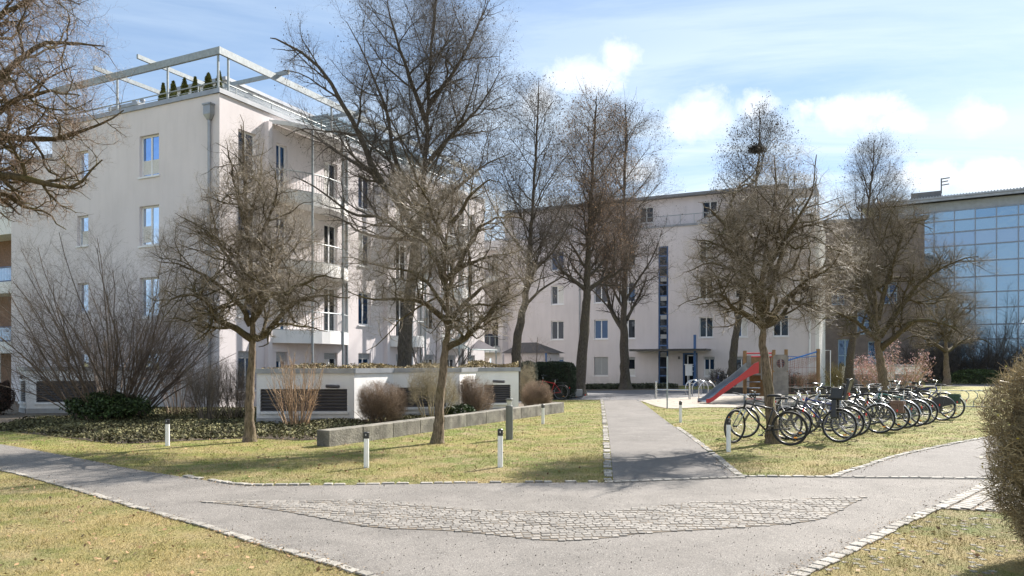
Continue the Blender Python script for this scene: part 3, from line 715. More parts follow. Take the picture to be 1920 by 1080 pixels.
make_tree('alder_tree', 'alder rising behind the right end of the long white garden box', 'tree', GA, 32.0,
    [(965, 735), (967, 690), (972, 620), (985, 560), (992, 480), (998, 400), (1004, 300), (1008, 220), (1010, 150)], .26, [],
    ALDER(.85, .9), [ell(860, 1095, 130, 550, 32, .9, 2.2)], AM, 32, auto=(34, .34, 1, .5, 1.0, 4.8, 9, .11, .05, .5), cones=(4500, .018), tip_r=.04)
make_tree('alder_tree', 'alder with rust brown catkins, left of the two before the entrance facade', 'tree', GA, 37.3,
    [(1085, 742), (1089, 690), (1096, 610), (1101, 530), (1104, 460), (1108, 380), (1112, 300), (1116, 230), (1118, 180)], .33,
    [(.13, [(1100, 545), (1070, 520), (1045, 500), (1030, 480)]), (.14, [(1102, 545), (1130, 525), (1165, 505), (1180, 480)])],
    ALDER(.95, .9), [ell(1005, 1215, 160, 590, 37.3, .9, 2.2)], AMR, 33, auto=(34, .36, 1, .5, 1.0, 4.9, 9, .11, .05, .5), cones=(5500, .022), tip_r=.05)
make_tree('alder_tree', 'alder with a low left limb, right of the two before the entrance facade', 'tree', GA, 46.0,
    [(1173, 728), (1172, 700), (1170, 640), (1170, 590), (1172, 500), (1170, 400), (1172, 300), (1174, 240), (1172, 195)], .36,
    [(.19, [(1170, 622), (1150, 590), (1140, 555), (1135, 520), (1142, 480)]), (.12, [(1175, 600), (1190, 570), (1205, 540), (1212, 515)])],
    ALDER(1.1, .95), [ell(1065, 1292, 180, 600, 46, .9, 2.2)], (M_ABARK, M_ABARK, mat('alder_twig_grey', (0.12, 0.09, 0.07), .8, 0, .3, 1, island=.4), M_ACONE), 34, auto=(34, .38, 1, .5, 1.0, 6.0, 9, .11, .05, .5), cones=(4500, .022), tip_r=.06)
make_tree('alder_tree', 'leaning alder behind the playground with a birds nest high in its top', 'tree', GA, 47.0,
    [(1368, 728), (1372, 690), (1378, 640), (1390, 560), (1402, 480), (1412, 400), (1420, 320), (1424, 260), (1424, 205)], .32, [],
    ALDER(.95, .85), [ell(1325, 1520, 195, 540, 47, .9, 2.0)], AM, 35, auto=(30, .40, 1, .5, .95, 4.6, 9, .11, .05, .5), cones=(5000, .026), tip_r=.05)
make_tree('alder_tree', 'slim grey tree with fine upright branches above the brown house on the right', 'tree', GA, 43.0,
    [(1591, 735), (1592, 700), (1598, 640), (1606, 560), (1618, 470), (1628, 390), (1636, 320), (1640, 262)], .30, [],
    ALDER(.95, .85), [ell(1560, 1735, 245, 520, 43, .9, 2.1)], AM, 36, auto=(32, .38, 1, .35, .8, 4.9, 9, .1, .07, .5), cones=(1500, .02), tip_r=.04)
# nest
nt = at(1418, 46.8, zof(280, 46.8)); rg = np.random.default_rng(5)
q = rg.normal(0, 1, (700, 3)); q = nrm(q) * np.array([.33, .33, .24]) * (.6 + .4 * rg.random((700, 1))) + np.array(nt); dd = nrm(rg.normal(0, 1, (700, 3)) * [1, 1, .3])
V, F = tubes(paths(q, dd, np.full(700, .35), 3, .2, 0, rg), np.full((700, 3), .012), 3)
tag(raw_mesh('bird_nest', V, F, M_ACONE, org=nt), 'dark round birds nest of sticks in the top of the leaning alder', 'nest')

# ------------------------------------------------------------------ shrubs
def make_shrub(name, label, cat, px, Yd, width, h, nst, levels, mats, seed, spread=.5, stem_r=.018, pw=2.6, base=.25, group=None, clip=True, zc=None, stem_wig=.06, thick=3, blossoms=None, sk=7):
    rng = np.random.default_rng(seed); c = np.array(at(px, Yd, 0)); root = empty(name, tuple(c), label, cat, group)
    a = rng.random(nst) * 6.283; rr = np.sqrt(rng.random(nst)); S = c + np.stack([np.cos(a) * rr * width * base, np.sin(a) * rr * width * base, np.full(nst, -.02)], 1)
    D = nrm(np.stack([np.cos(a) * rr * spread, np.sin(a) * rr * spread, np.ones(nst)], 1)); L = h * (.75 + .35 * rng.random(nst))
    env = [((c[0], c[1], h * .52 if zc is None else zc), (width / 2, width / 2, h * .52), pw)] if clip else None
    if clip:
        for _ in range(6):
            bad = ~env_ok(S + D * L[:, None], env); L[bad] *= .86
    P = paths(S, D, L, sk, stem_wig, .0, rng); R = (stem_r * (.6 + .6 * rng.random(nst)))[:, None] * np.linspace(1, .35, sk)[None]
    p0 = tubes(P, R, 5); tw = []
    for lv in levels: P, R = spawn(P, R, *lv, env=env, rng=rng); tw.append(tubes(P, R, 3))
    raw_mesh('stems', *p0, mats[0], root, True); raw_mesh('twigs', *join(tw), mats[1], root)
    if blossoms:
        cnt, size, bm = blossoms; E = P[:, -1]; C = E[rng.integers(0, len(E), cnt)] + rng.normal(0, size, (cnt, 3)); raw_mesh('blossoms', *leaves(C, size, rng, .7), bm, root)
    return root
make_shrub('hazel_shrub', 'big bare many stemmed hazel fanning out in front of the left house wall', 'shrub', 208, 21.5, 5.9, 5.9, 78,
    [(10, .25, 1, .3, .8, 1.5, 6, .14, .05, .5), (10, .15, 1, .4, 1.0, .7, 5, .2, .03, .6), (8, .1, 1, .4, 1.0, .28, 3, .15, .0, .7)], (M_HAZEL, M_HAZEL), 41, 1.0, .024, 2.2, .14, zc=3.1, stem_wig=.075, sk=10)
make_shrub('red_stem_shrub', 'thin upright reddish stems between the hazel and the drain pipe', 'shrub', 338, 23.5, 1.6, 3.3, 34,
    [(6, .3, 1, .25, .6, .7, 4, .12, .08, .6), (5, .2, 1, .3, .8, .3, 3, .15, .05, .7)], (M_REDTW, M_REDTW), 42, .35, .012, 2.2, .3)
make_shrub('twiggy_shrub', 'grey brown clipped shrub left of the first maple trunk, wider one', 'shrub', 388, 21.0, 1.35, 1.85, 26,
    [(10, .25, 1, .3, .8, .55, 4, .15, .05, .6), (9, .15, 1, .4, .9, .26, 3, .18, .02, .65), (5, .1, 1, .4, 1, .12, 2, .1, 0, .8)], (M_GREYT, M_GREYT), 43, .45, .014, 3, .2)
make_shrub('twiggy_shrub', 'grey clipped shrub directly behind the first maple trunk, narrower one', 'shrub', 437, 21.6, 1.15, 1.8, 22,
    [(10, .25, 1, .3, .8, .5, 4, .15, .05, .6), (9, .15, 1, .4, .9, .25, 3, .18, .02, .65), (5, .1, 1, .4, 1, .12, 2, .1, 0, .8)], (M_GREYT, M_GREYT), 44, .4, .014, 3, .2)
make_shrub('tan_cane_shrub', 'tuft of bright tan canes in front of the first louvred grille', 'shrub', 556, 19.0, 1.35, 2.15, 46,
    [(6, .25, 1, .2, .6, .45, 4, .14, .08, .65), (5, .2, 1, .3, .9, .18, 3, .2, .0, .7)], (M_TAN, M_TAN), 45, .38, .013, 2.4, .2)
RND = [(13, .15, 1, .3, 1.0, .5, 4, .2, .04, .65), (11, .1, 1, .4, 1.1, .24, 3, .25, .02, .7), (8, .1, 1, .4, 1.2, .11, 2, .1, 0, .85)]
make_shrub('clipped_shrub', 'round clipped red brown shrub on the corner of the concrete wall', 'shrub', 714, 19.6, 1.36, 1.15, 34, RND, (M_REDTW, M_REDTW), 46, .8, .011, 2.6, .2, 'clipped shrubs along the wall')
make_shrub('clipped_shrub', 'tall pale clipped shrub on bare stems behind the middle maple', 'shrub', 813, 20.6, 1.42, 1.66, 22, [(11, .5, 1, .4, 1.1, .5, 4, .15, .04, .6), (11, .2, 1, .4, 1, .26, 3, .18, .02, .65), (7, .1, 1, .4, 1, .12, 2, .1, 0, .8)], (M_PALET, M_PALET), 47, .5, .014, 3, .18, 'clipped shrubs along the wall')
make_shrub('clipped_shrub', 'dark red brown clipped shrub in front of the second grille right of the middle maple', 'shrub', 893, 21.9, 1.1, 1.25, 26, RND, (M_REDTW, M_REDTW), 48, .5, .012, 3, .2, 'clipped shrubs along the wall')
make_shrub('clipped_shrub', 'brown dome shaped shrub beside the red bicycle', 'shrub', 1006, 26.3, 1.12, 1.05, 30, RND, (M_REDTW, M_REDTW), 49, .8, .011, 2.4, .2, 'clipped shrubs along the wall')
make_shrub('clipped_shrub', 'pale grey leafless shrub squeezed against the end of the white box', 'shrub', 990, 27.6, .62, 1.7, 20, RND, (M_PALET, M_PALET), 50, .3, .011, 3, .25, 'clipped shrubs along the wall')
make_shrub('twiggy_shrub', 'dark clipped shrub below the ground floor window right of the entrance', 'shrub', 1349, 49.0, 1.7, 1.3, 26, [(10, .2, 1, .3, .9, .6, 4, .15, .04, .7), (9, .15, 1, .4, 1, .3, 3, .18, .02, .8)], (M_GREYT, mat('dark_twig', (.06, .05, .045), .9, 0, .3, 2, island=.4)), 51, .8, .02, 3, .2)
make_shrub('twiggy_shrub', 'purplish brown clipped shrub seen through the climbing net', 'shrub', 1512, 47.0, 1.8, 1.15, 30, [(11, .2, 1, .3, .9, .6, 4, .15, .04, .7), (9, .15, 1, .4, 1, .3, 3, .18, .02, .8)], (M_REDTW, M_REDTW), 52, .9, .02, 3, .2)
make_shrub('twiggy_shrub', 'dark round shrub behind the wooden playground tower', 'shrub', 1475, 46.0, 1.1, 1.35, 20, [(11, .2, 1, .3, .9, .6, 4, .15, .04, .7), (9, .15, 1, .4, 1, .3, 3, .18, .02, .8)], (M_GREYT, MATS['dark_twig']), 53, .8, .02, 3, .2)
make_shrub('twiggy_shrub', 'olive clipped shrub right of the white house corner', 'shrub', 1568, 44.0, 1.45, 1.7, 24, [(11, .2, 1, .3, .9, .6, 4, .15, .04, .7), (10, .15, 1, .4, 1, .3, 3, .18, .02, .8)], (M_PALET, mat('olive_twig', (.19, .16, .06), .9, 0, .3, 2, island=.4)), 54, .6, .02, 3, .25)
make_shrub('twiggy_shrub', 'small square clipped shrub at the end of the far louvred box', 'shrub', 1716, 43.0, .95, 1.15, 20, [(11, .2, 1, .3, .9, .5, 4, .15, .04, .7), (10, .15, 1, .4, 1, .25, 3, .18, .02, .8)], (M_GREYT, M_GREYT), 55, .5, .02, 4, .25)
make_shrub('magnolia_shrub', 'shrub in pale pink blossom in front of the far white box', 'shrub', 1682, 39.5, 3.4, 2.7, 30,
    [(8, .3, 1, .3, .8, .9, 5, .14, .06, .6), (7, .2, 1, .4, .9, .45, 3, .16, .02, .7)], (M_TAN, M_PALET), 56, 1.1, .02, 2.2, .15, blossoms=(3000, .032, M_PINK))
make_shrub('magnolia_shrub', 'second pink blossoming shrub left of the forked maple trunk', 'shrub', 1634, 40.5, 1.6, 2.5, 14,
    [(8, .3, 1, .3, .8, .7, 5, .14, .06, .6), (6, .2, 1, .4, .9, .4, 3, .16, .02, .7)], (M_TAN, M_PALET), 57, .7, .02, 2.2, .15, blossoms=(1300, .035, M_PINK))
make_shrub('bare_shrub', 'low spiky bare shrub growing on the left white box', 'shrub', 62, 26.6, 2.4, 2.9, 30, [(6, .45, 1, .3, .7, .5, 4, .14, .06, .7), (5, .2, 1, .4, .9, .25, 3, .16, .02, .7)], (M_REDTW, M_REDTW), 58, .5, .012, 2.3, .2)
make_shrub('small_bare_tree', 'small dark bare tree above the dark hedge', 'tree', 1003, 36.5, 1.7, 3.4, 7, [(8, .4, 1, .5, 1.1, .9, 5, .2, .02, .6), (6, .2, 1, .5, 1, .4, 4, .2, .02, .6), (4, .1, 1, .5, 1, .2, 3, .2, 0, .7)], (M_ABARK, M_REDTW), 59, .5, .03, 2.2, .05)
make_shrub('bare_shrub', 'bare dark stemmed shrub on the terrace behind the middle maple', 'shrub', 815, 30.0, 3.2, 4.2, 12, [(7, .4, 1, .3, .8, 1.0, 5, .14, .06, .6), (6, .2, 1, .4, .9, .45, 3, .16, .02, .7)], (M_ABARK, M_GREYT), 60, .8, .035, 2.3, .12)
# thicket before the glass house
for i, (px, Yd, w, h, nm) in enumerate([(1745, 60, 5, 4.2, 'dark bushy thicket shrub nearest the far white box'), (1800, 62, 5.5, 6.5, 'tall dark thicket shrub behind the small round maple'),
                                        (1850, 61, 5, 5.4, 'dark thicket shrub half hidden by the big right hedge'), (1905, 63, 5.5, 7, 'dark thicket shrub above the big right hedge'),
                                        (1765, 66, 6, 8, 'pale tangled thicket shrub close to the glass front'), (1875, 68, 6, 9.5, 'highest bare thicket shrub at the right picture edge')]):
    make_shrub('thicket_shrub', nm, 'shrub', px, Yd, w, h, 26, [(9, .15, 1, .3, .9, 1.5, 4, .15, .04, .7), (8, .15, 1, .4, 1, .8, 3, .18, .02, .8), (5 if i < 4 else 3, .1, 1, .4, 1, .4, 2, .1, 0, .8)],
               (M_ABARK, MATS['dark_twig'] if i < 4 else M_ATWIG), 70 + i, 1.0, .04, 2.3, .25, 'thicket before the glass building')

def leafy(name, label, cat, c, dims, n_, size, m, seed, pw=4.0, aspect=.5, shape='box', core=None, group=None, updir=0, shell=.75):
    """leaves spread through the outer volume of a clipped or conical bush, stems inside"""
    rng = np.random.default_rng(seed); c = np.array(c, float); d = np.array(dims, float) / 2; root = empty(name, (c[0], c[1], c[2]), label, cat, group)
    if shape == 'cone':
        t = rng.random(n_) ** .75; a = rng.random(n_) * 6.283; prof = (1 - t) ** (.6 + .25 * (seed % 3) * .5) * (.80 + .2 * np.sin(a * 3 + t * 9 + seed) + .12 * np.sin(t * 17 + seed * 2)); r = prof * (.6 + .45 * rng.random(n_))
        P = np.stack([np.cos(a) * r * d[0], np.sin(a) * r * d[1], t * 2 * d[2]], 1) + c
    else:
        q = rng.normal(0, 1, (n_, 3)); q[:, 2] = np.where(q[:, 2] < -.9, -q[:, 2], q[:, 2]); q /= ((np.abs(q) ** pw).sum(1) ** (1 / pw))[:, None]; q *= (shell + (1.03 - shell) * rng.random(n_) ** .6)[:, None]
        q *= 1 + (.05 if pw > 3 else .16) * np.sin(q[:, :1] * 7 + q[:, 1:2] * 5 + c[0]) * np.cos(q[:, 2:] * 6 + q[:, :1] * 3)
        P = q * d + c + [0, 0, d[2]]
    raw_mesh('foliage', *leaves(P, size, rng, aspect, updir), m, root)
    mbc = MB(); ns = 5
    for i in range(ns):
        a = i * 1.3; mbc.tube([(c[0] + .1 * math.cos(a) * d[0], c[1] + .1 * math.sin(a) * d[1], c[2]), (c[0] + .6 * math.cos(a) * d[0] * (0 if shape == 'cone' else 1), c[1] + .6 * math.sin(a) * d[1] * (0 if shape == 'cone' else 1), c[2] + d[2] * 1.3)], [.03, .01], 5)
    mbc.build('stems', M_ABARK, root)
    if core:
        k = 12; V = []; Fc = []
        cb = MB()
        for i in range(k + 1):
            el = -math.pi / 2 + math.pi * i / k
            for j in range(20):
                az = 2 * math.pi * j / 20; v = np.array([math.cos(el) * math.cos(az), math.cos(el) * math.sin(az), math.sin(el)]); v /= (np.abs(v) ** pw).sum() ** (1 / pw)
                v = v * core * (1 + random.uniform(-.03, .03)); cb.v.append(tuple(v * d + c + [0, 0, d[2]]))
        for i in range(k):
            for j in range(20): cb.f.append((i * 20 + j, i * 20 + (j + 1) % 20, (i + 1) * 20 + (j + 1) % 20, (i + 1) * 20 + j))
        cb.build('shade_core', mat('interior_shade', (.02, .02, .014), .95, 0, .5, 20, 1, 40), root)  # added opaque core, near-black colour stands in for shade inside the bush
    return root
leafy('evergreen_shrub', 'dark green leathery evergreen bush at the foot of the big hazel', 'shrub', at(205, 20.6), (2.4, 1.6, .85), 8000, .045, M_LEAF, 81, 1.7, .45, shell=.3)
leafy('evergreen_shrub', 'low green bush between two clipped shrubs right behind the middle maple', 'shrub', at(862, 21.0), (.9, .6, .45), 2200, .035, M_LEAF, 82, 2.4, .45)
leafy('yew_hedge', 'dark square clipped evergreen hedge in front of the pink facade', 'hedge', at(1040, 34.0), (1.85, 1.2, 1.66), 22000, .03, M_YEW, 83, 6, .5, core=.86)
leafy('yew_hedge', 'rounded grey green hedge end next to the dark square hedge', 'hedge', at(990, 33.0), (.85, .9, 1.68), 7000, .03, mat('frosted_yew', (.10, .11, .075), .7, 0, .3, 5, island=.7), 84, 4, .5, core=.8)
leafy('dark_shrub', 'low dark shrub at the left picture edge beside the left white box', 'shrub', at(-4, 23.6), (.75, .8, 1.05), 6000, .03, mat('dark_red_leaf', (.05, .028, .02), .9, 0, .3, 5, island=.6), 85, 3, .4, core=.8)
leafy('green_bank', 'long low green bush on the far bank left of the big hedge', 'shrub', at(1830, 57), (3.6, 2.0, 1.1), 6000, .06, mat('bank_green', (.045, .07, .02), .8, 0, .3, 3, island=.5), 86, 2.4, .4)
# tall brown hedge close to the camera on the right
def big_hedge():
    rng = np.random.default_rng(91); root = empty('hornbeam_hedge', (5.24, 5.9, 0), 'big rounded brown leafless hedge close on the right picture edge', 'hedge')
    c = np.array([5.36, 5.9, .84]); d = np.array([1.45, .80, .99]); pw = 3.8; n_ = 90000
    def surf(n):
        q = rng.normal(0, 1, (n, 3)); q /= ((np.abs(q) ** pw).sum(1) ** (1 / pw))[:, None]; return q
    def place(q):
        P = q * d; t = np.clip((P[:, 2] + .97) / 1.94, 0, 1); P[:, :2] *= (.87 + .13 * np.minimum(1, t * 1.6))[:, None]; P = P * (1 + .05 * np.sin(q[:, :1] * 6 + q[:, 2:] * 9) * np.cos(q[:, 1:2] * 7)); return P + c
    q = surf(n_); dep = .80 + .17 * rng.random((n_, 1)) ** .7; S = place(q * dep); out = nrm(q * np.array([1, 1, 1.0])); D = nrm(out * .55 + rng.normal(0, .55, (n_, 3)) + np.array([0, 0, .35])); L = .035 + .10 * rng.random(n_) ** 2.2
    P = paths(S, D, L, 3, .45, .05, rng); R = (.0014 + .0022 * rng.random(n_))[:, None] * np.array([[1, .8, .4]])
    a = tubes(P, R, 3)
    n2 = 3200; q = surf(n2); S = place(q * .74); D = nrm(q * .6 + rng.normal(0, .35, (n2, 3)) + [0, 0, .6]); P2 = paths(S, D, .22 + .30 * rng.random(n2), 6, .2, .05, rng); b = tubes(P2, (.0022 + .0035 * rng.random(n2))[:, None] * np.linspace(1, .3, 6)[None], 4)
    raw_mesh('twigs', *a, M_HEDGE, root); raw_mesh('branches', *b, mat('hedge_branch', (.24, .17, .08), .75, 0, .3, 8, island=.4), root, True)
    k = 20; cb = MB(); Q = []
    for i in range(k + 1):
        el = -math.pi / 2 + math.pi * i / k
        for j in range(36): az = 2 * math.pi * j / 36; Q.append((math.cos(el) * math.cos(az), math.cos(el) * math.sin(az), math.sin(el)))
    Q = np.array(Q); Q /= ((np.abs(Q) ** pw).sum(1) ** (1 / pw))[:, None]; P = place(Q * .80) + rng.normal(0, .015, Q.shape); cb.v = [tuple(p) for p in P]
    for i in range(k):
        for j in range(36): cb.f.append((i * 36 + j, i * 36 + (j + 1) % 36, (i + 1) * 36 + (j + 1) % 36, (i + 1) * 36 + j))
    cb.build('shade_core', M_CORE, root)  # solid core added to block light between the twigs, no modelled branches
    n3 = 260; q = surf(n3); S = place(q * 1.0); raw_mesh('clinging_leaves', *leaves(S, .012, rng, .6), mat('yellow_leaf', (.45, .38, .08), .6, island=.4), root)
big_hedge()
# ground cover and litter
rg = np.random.default_rng(99)
bed = np.array(bedp); U_ = rg.random((130000, 2)); P = np.stack([-13.5 + U_[:, 0] * 15.5, 14.4 + U_[:, 1] * 12], 1)
kp = in_poly(P, bed); P = P[kp]
frontness = 1 - np.clip((P[:, 1] - 15.5) / 9, 0, 1) * .4
hh = (.04 + .16 * rg.random(len(P))) * (.7 + .5 * np.sin(P[:, 0] * 1.7) * np.cos(P[:, 1] * 2.1)) * frontness
C = np.stack([P[:, 0], P[:, 1], np.maximum(hh, .02)], 1)
tag(raw_mesh('ivy_ground_cover', *leaves(C, .034, rg, .6, .35), M_IVY), 'low dark green ground cover under the hazel and along the white boxes', 'ground cover', kind='stuff')
U_ = rg.random((9000, 2)); yv = 5.3 * (36 / 5.3) ** (U_[:, 1] ** .7); P = np.stack([(-.9 + 1.8 * U_[:, 0]) * yv, yv], 1); ok = np.ones(len(P), bool)
for hp in hard[:3]: ok &= ~in_poly(P, hp)
P = P[ok][:6500]; C = np.stack([P[:, 0], P[:, 1], np.full(len(P), .018)], 1)
tag(raw_mesh('fallen_leaves', *leaves(C, .022, rg, .6, .8), M_DEAD), 'small brown fallen leaves strewn over the lawn', 'leaves', kind='stuff')
E_ = np.concatenate([np.array(left_low)[:, :2], np.array(top_edge)[:, :2], np.array(right_low)[:, :2], np.array(path_r)[:, :2], np.array(side_top)[:, :2]]); ii = rg.integers(0, len(E_) - 1, 5200); tt = rg.random((5200, 1))
dd_ = np.linalg.norm(E_[ii + 1] - E_[ii], axis=1); kk = dd_ < 3; Q_ = (E_[ii] * (1 - tt) + E_[ii + 1] * tt + rg.normal(0, .09, (5200, 2)))[kk]
tag(raw_mesh('edge_litter', *leaves(np.stack([Q_[:, 0], Q_[:, 1], np.full(len(Q_), .016)], 1), .011, rg, .5, .85), mat('edge_litter', (.17, .115, .06), .9, 0, .3, 9, island=.7)), 'fine brown litter gathered along the path edges', 'litter', kind='stuff')
U_ = rg.random((9000, 2)); yv = 5.3 * (13 / 5.3) ** U_[:, 1]; P = np.stack([(-.75 + 1.5 * U_[:, 0]) * yv, yv], 1); P = P[in_poly(P, np.array(road)) & (rg.random(len(P)) < .35)]
tag(raw_mesh('grit', *octa(np.stack([P[:, 0], P[:, 1], np.full(len(P), .008)], 1), .004, rg), mat('grit', (.16, .14, .12), .9, 0, .3, 9, island=.7)), 'dark grit and crumbs scattered on the asphalt', 'grit', kind='stuff')
# verge of leaves at the foot of facade and plants on the flat box roofs
P = rg.random((9000, 2)); a0, b0 = np.array(G(1085, 731)), np.array(G(1272, 729)); C = a0 + (b0 - a0) * P[:, :1]; C = np.stack([C[:, 0], C[:, 1] + P[:, 1] * 2.2, .04 + .28 * rg.random(9000) ** 2], 1)
tag(raw_mesh('facade_ground_cover', *leaves(C, .06, rg, .6, .3), mat('facade_leaf', (.055, .06, .03), .7, 0, .4, 2, island=.6)), 'strip of low dark plants along the foot of the pink facade', 'ground cover', kind='stuff')  # dark green leaves with random tone variation
#BUILDINGS
# ------------------------------------------------------------------ buildings
A0 = Vector((-10.46, 26.7, 0)); NA_R = Vector((DR.y, -DR.x, 0)); NA_L = -DR       # outward normals: sunny facade, shaded facade
ROWS = [(8.72, 10.28), (6.10, 7.60), (3.38, 4.88), (.62, 2.08)]
def wall_panel(mb, P, d, L, z0, z1, holes, nrm_, rec=.14):
    """wall with real openings: cells between the holes, and the four reveals of each hole"""
    xs = sorted({0, L} | {h[0] for h in holes} | {h[1] for h in holes}); zs = sorted({z0, z1} | {h[2] for h in holes} | {h[3] for h in holes})
    pt = lambda x, z, r=0: P + d * x + UP * z - nrm_ * r
    for i in range(len(xs) - 1):
        for j in range(len(zs) - 1):
            cx, cz = (xs[i] + xs[i + 1]) / 2, (zs[j] + zs[j + 1]) / 2
            if any(h[0] < cx < h[1] and h[2] < cz < h[3] for h in holes): continue
            mb.quad(pt(xs[i], zs[j]), pt(xs[i + 1], zs[j]), pt(xs[i + 1], zs[j + 1]), pt(xs[i], zs[j + 1]))
    for a, b, c, e in holes:
        for (p, q) in (((a, c), (b, c)), ((b, c), (b, e)), ((b, e), (a, e)), ((a, e), (a, c))):
            mb.quad(pt(*p), pt(*q), pt(*q, rec), pt(*p, rec))
def window(parent, P, d, nrm_, a, b, z0, z1, rec=.12, mull=(.5,), trans=(), m=None, g=None, sill=True, curtain=None, shutter=0, fw=.065, name='window'):
    o = P - nrm_ * rec; mb = MB(); pt = lambda x, z, r=0: o + d * x + UP * z - nrm_ * r
    def bar(x0, x1, za, zb, dep=.05): mb.obox(pt(x0, za), d * (x1 - x0), -nrm_ * dep, UP * (zb - za))
    bar(a, b, z0, z0 + fw); bar(a, b, z1 - fw, z1); bar(a, a + fw, z0 + fw, z1 - fw); bar(b - fw, b, z0 + fw, z1 - fw)
    for k in mull: x = a + (b - a) * k; bar(x - fw * .55, x + fw * .55, z0 + fw, z1 - fw)
    for k in trans: z = z0 + (z1 - z0) * k; bar(a + fw, b - fw, z - fw * .5, z + fw * .5, .045)
    w = mb.build(name, m or M_FRAME, parent)
    gb = MB(); gb.obox(pt(a + fw, z0 + fw, .025), d * (b - a - 2 * fw), -nrm_ * .008, UP * (z1 - z0 - 2 * fw)); gb.build('pane', g or M_GL, w)
    if sill:
        sb = MB(); sb.obox(P + d * (a - .04) + UP * (z0 - .07) + nrm_ * .05, d * (b - a + .08), -nrm_ * (rec + .045), UP * .055); sb.build('sill', M_FRAME, w)
    if curtain:
        cb = MB(); x0, x1, c0, c1 = curtain; cb.obox(pt(a + fw + (b - a - 2 * fw) * x0, z0 + fw + (z1 - z0) * c0, .018), d * ((b - a - 2 * fw) * (x1 - x0)), -nrm_ * .005, UP * ((z1 - z0 - 2 * fw) * (c1 - c0))); cb.build('curtain', M_CURT, w)
    if shutter:
        cb = MB(); hS = (z1 - z0 - .01) * shutter; nn = max(2, int(hS / .055))
        for i in range(nn): cb.obox(pt(a + .02, z1 - .01 - hS + hS * i / nn, -.03), d * (b - a - .04), -nrm_ * .02, UP * (hS / nn * .9))
        cb.build('roller_shutter', M_SHUT, w)
    return w
def railing(parent, pts, z0, z1, m=M_STEEL, step=.12, thick=.012, name='railing', posts=None):
    mb = MB(); L = [Vector(p) for p in pts]; mb.tube([p + UP * z1 for p in L], .026, 6); mb.tube([p + UP * z0 for p in L], .016, 4)
    for a, b in zip(L[:-1], L[1:]):
        n_ = max(1, int((b - a).length / step))
        for i in range(n_): p = a + (b - a) * (i / n_); mb.box((p.x, p.y, (z0 + z1) / 2), (thick, thick, z1 - z0))
    return mb.build(name, m, parent)
# ---- house on the left
hA = empty('apartment_building', A0, 'pale pink apartment house on the left with roof terrace pergola and curved balconies', 'building', 'pink apartment houses')
HT, LA, LR = 11.36, 12.2, 20.3
mb = MB()
winsL = []
for (z0, z1) in ROWS: winsL.append((3.11, 4.18, z0, z1))
for (z0, z1) in [(9.05, 10.15), (6.35, 7.55), (3.65, 4.85), (.9, 2.05)]: winsL.append((7.16, 7.84, z0, z1))
wall_panel(mb, A0, DL, 9.43, -.1, HT, winsL, NA_L)
P2 = A0 + DL * 9.43; wall_panel(mb, P2, DL, LA - 9.43, -.1, 10.15, [], NA_L); mb.quad(P2 + UP * 10.15, P2 + UP * HT, P2 - NA_L * 6 + UP * HT, P2 - NA_L * 6 + UP * 10.15)
P3 = A0 + DL * LA; wall_panel(mb, P3, -NA_L, 14, -.1, 10.15, [], DL)
RW = []
for (z0, z1) in ROWS:
    RW += [(.88, 1.78, z0, z1), (5.67, 6.55, z0 - (.55 if z0 > 1 else 0), z1), (8.02, 8.95, z0, z1), (2.82, 3.45, z0 - .6, z1), (11.0, 12.0, z0 - .5, z1), (13.7, 14.6, z0, z1), (15.9, 16.8, z0, z1), (18.2, 19.1, z0, z1)]
wall_panel(mb, A0, DR, LR, -.1, HT, RW, NA_R)
PE = A0 + DR * LR; wall_panel(mb, PE, DL, 12, -.1, HT, [], DR)
wl = mb.build('wall', M_WALL, hA)
mb = MB()
mb.poly([A0 + UP * (HT - .12) , A0 + DR * LR + UP * (HT - .12), A0 + DR * LR + DL * 9.43 + UP * (HT - .12), A0 + DL * 9.43 + UP * (HT - .12)])
mb.poly([P2 + UP * 10.05, P3 + UP * 10.05, P3 + DR * 14 + UP * 10.05, P2 + DR * 14 + UP * 10.05]); mb.build('roof', M_ROOFG, hA)
mb = MB()   # metal coping
for P_, d, L, nn, z in ((A0, DL, 9.43, NA_L, HT), (A0, DR, LR, NA_R, HT), (P2, DL, LA - 9.43, NA_L, 10.15)):
    mb.obox(P_ + nn * .06 + UP * (z - .06) - d * (.055 if z == HT else -.003), d * (L + (.05 if z == HT else -.003)), -nn * .40, UP * .17)
mb.build('parapet_cap', M_ZINC, hA)
for i, (a, b, z0, z1) in enumerate(winsL):
    window(hA, A0, DL, NA_L, a, b, z0, z1, m=M_FRAME, g=M_GL2 if i == 0 else M_GL, mull=(.5,) if b - a > .8 else (), curtain=[(0, 1, .02, .40), (.5, 1, .05, .5), None, None, None, (.1, .9, 0, .5), None, None][i])
for i, (a, b, z0, z1) in enumerate(RW):
    window(hA, A0, DR, NA_R, a, b, z0, z1, g=M_GL2 if i % 8 in (0, 2, 3) else M_GL, sill=z1 - z0 < 1.7, curtain=(0, .45, 0, 1) if i % 3 == 1 else None, shutter=.18 if z0 < 1 else 0)
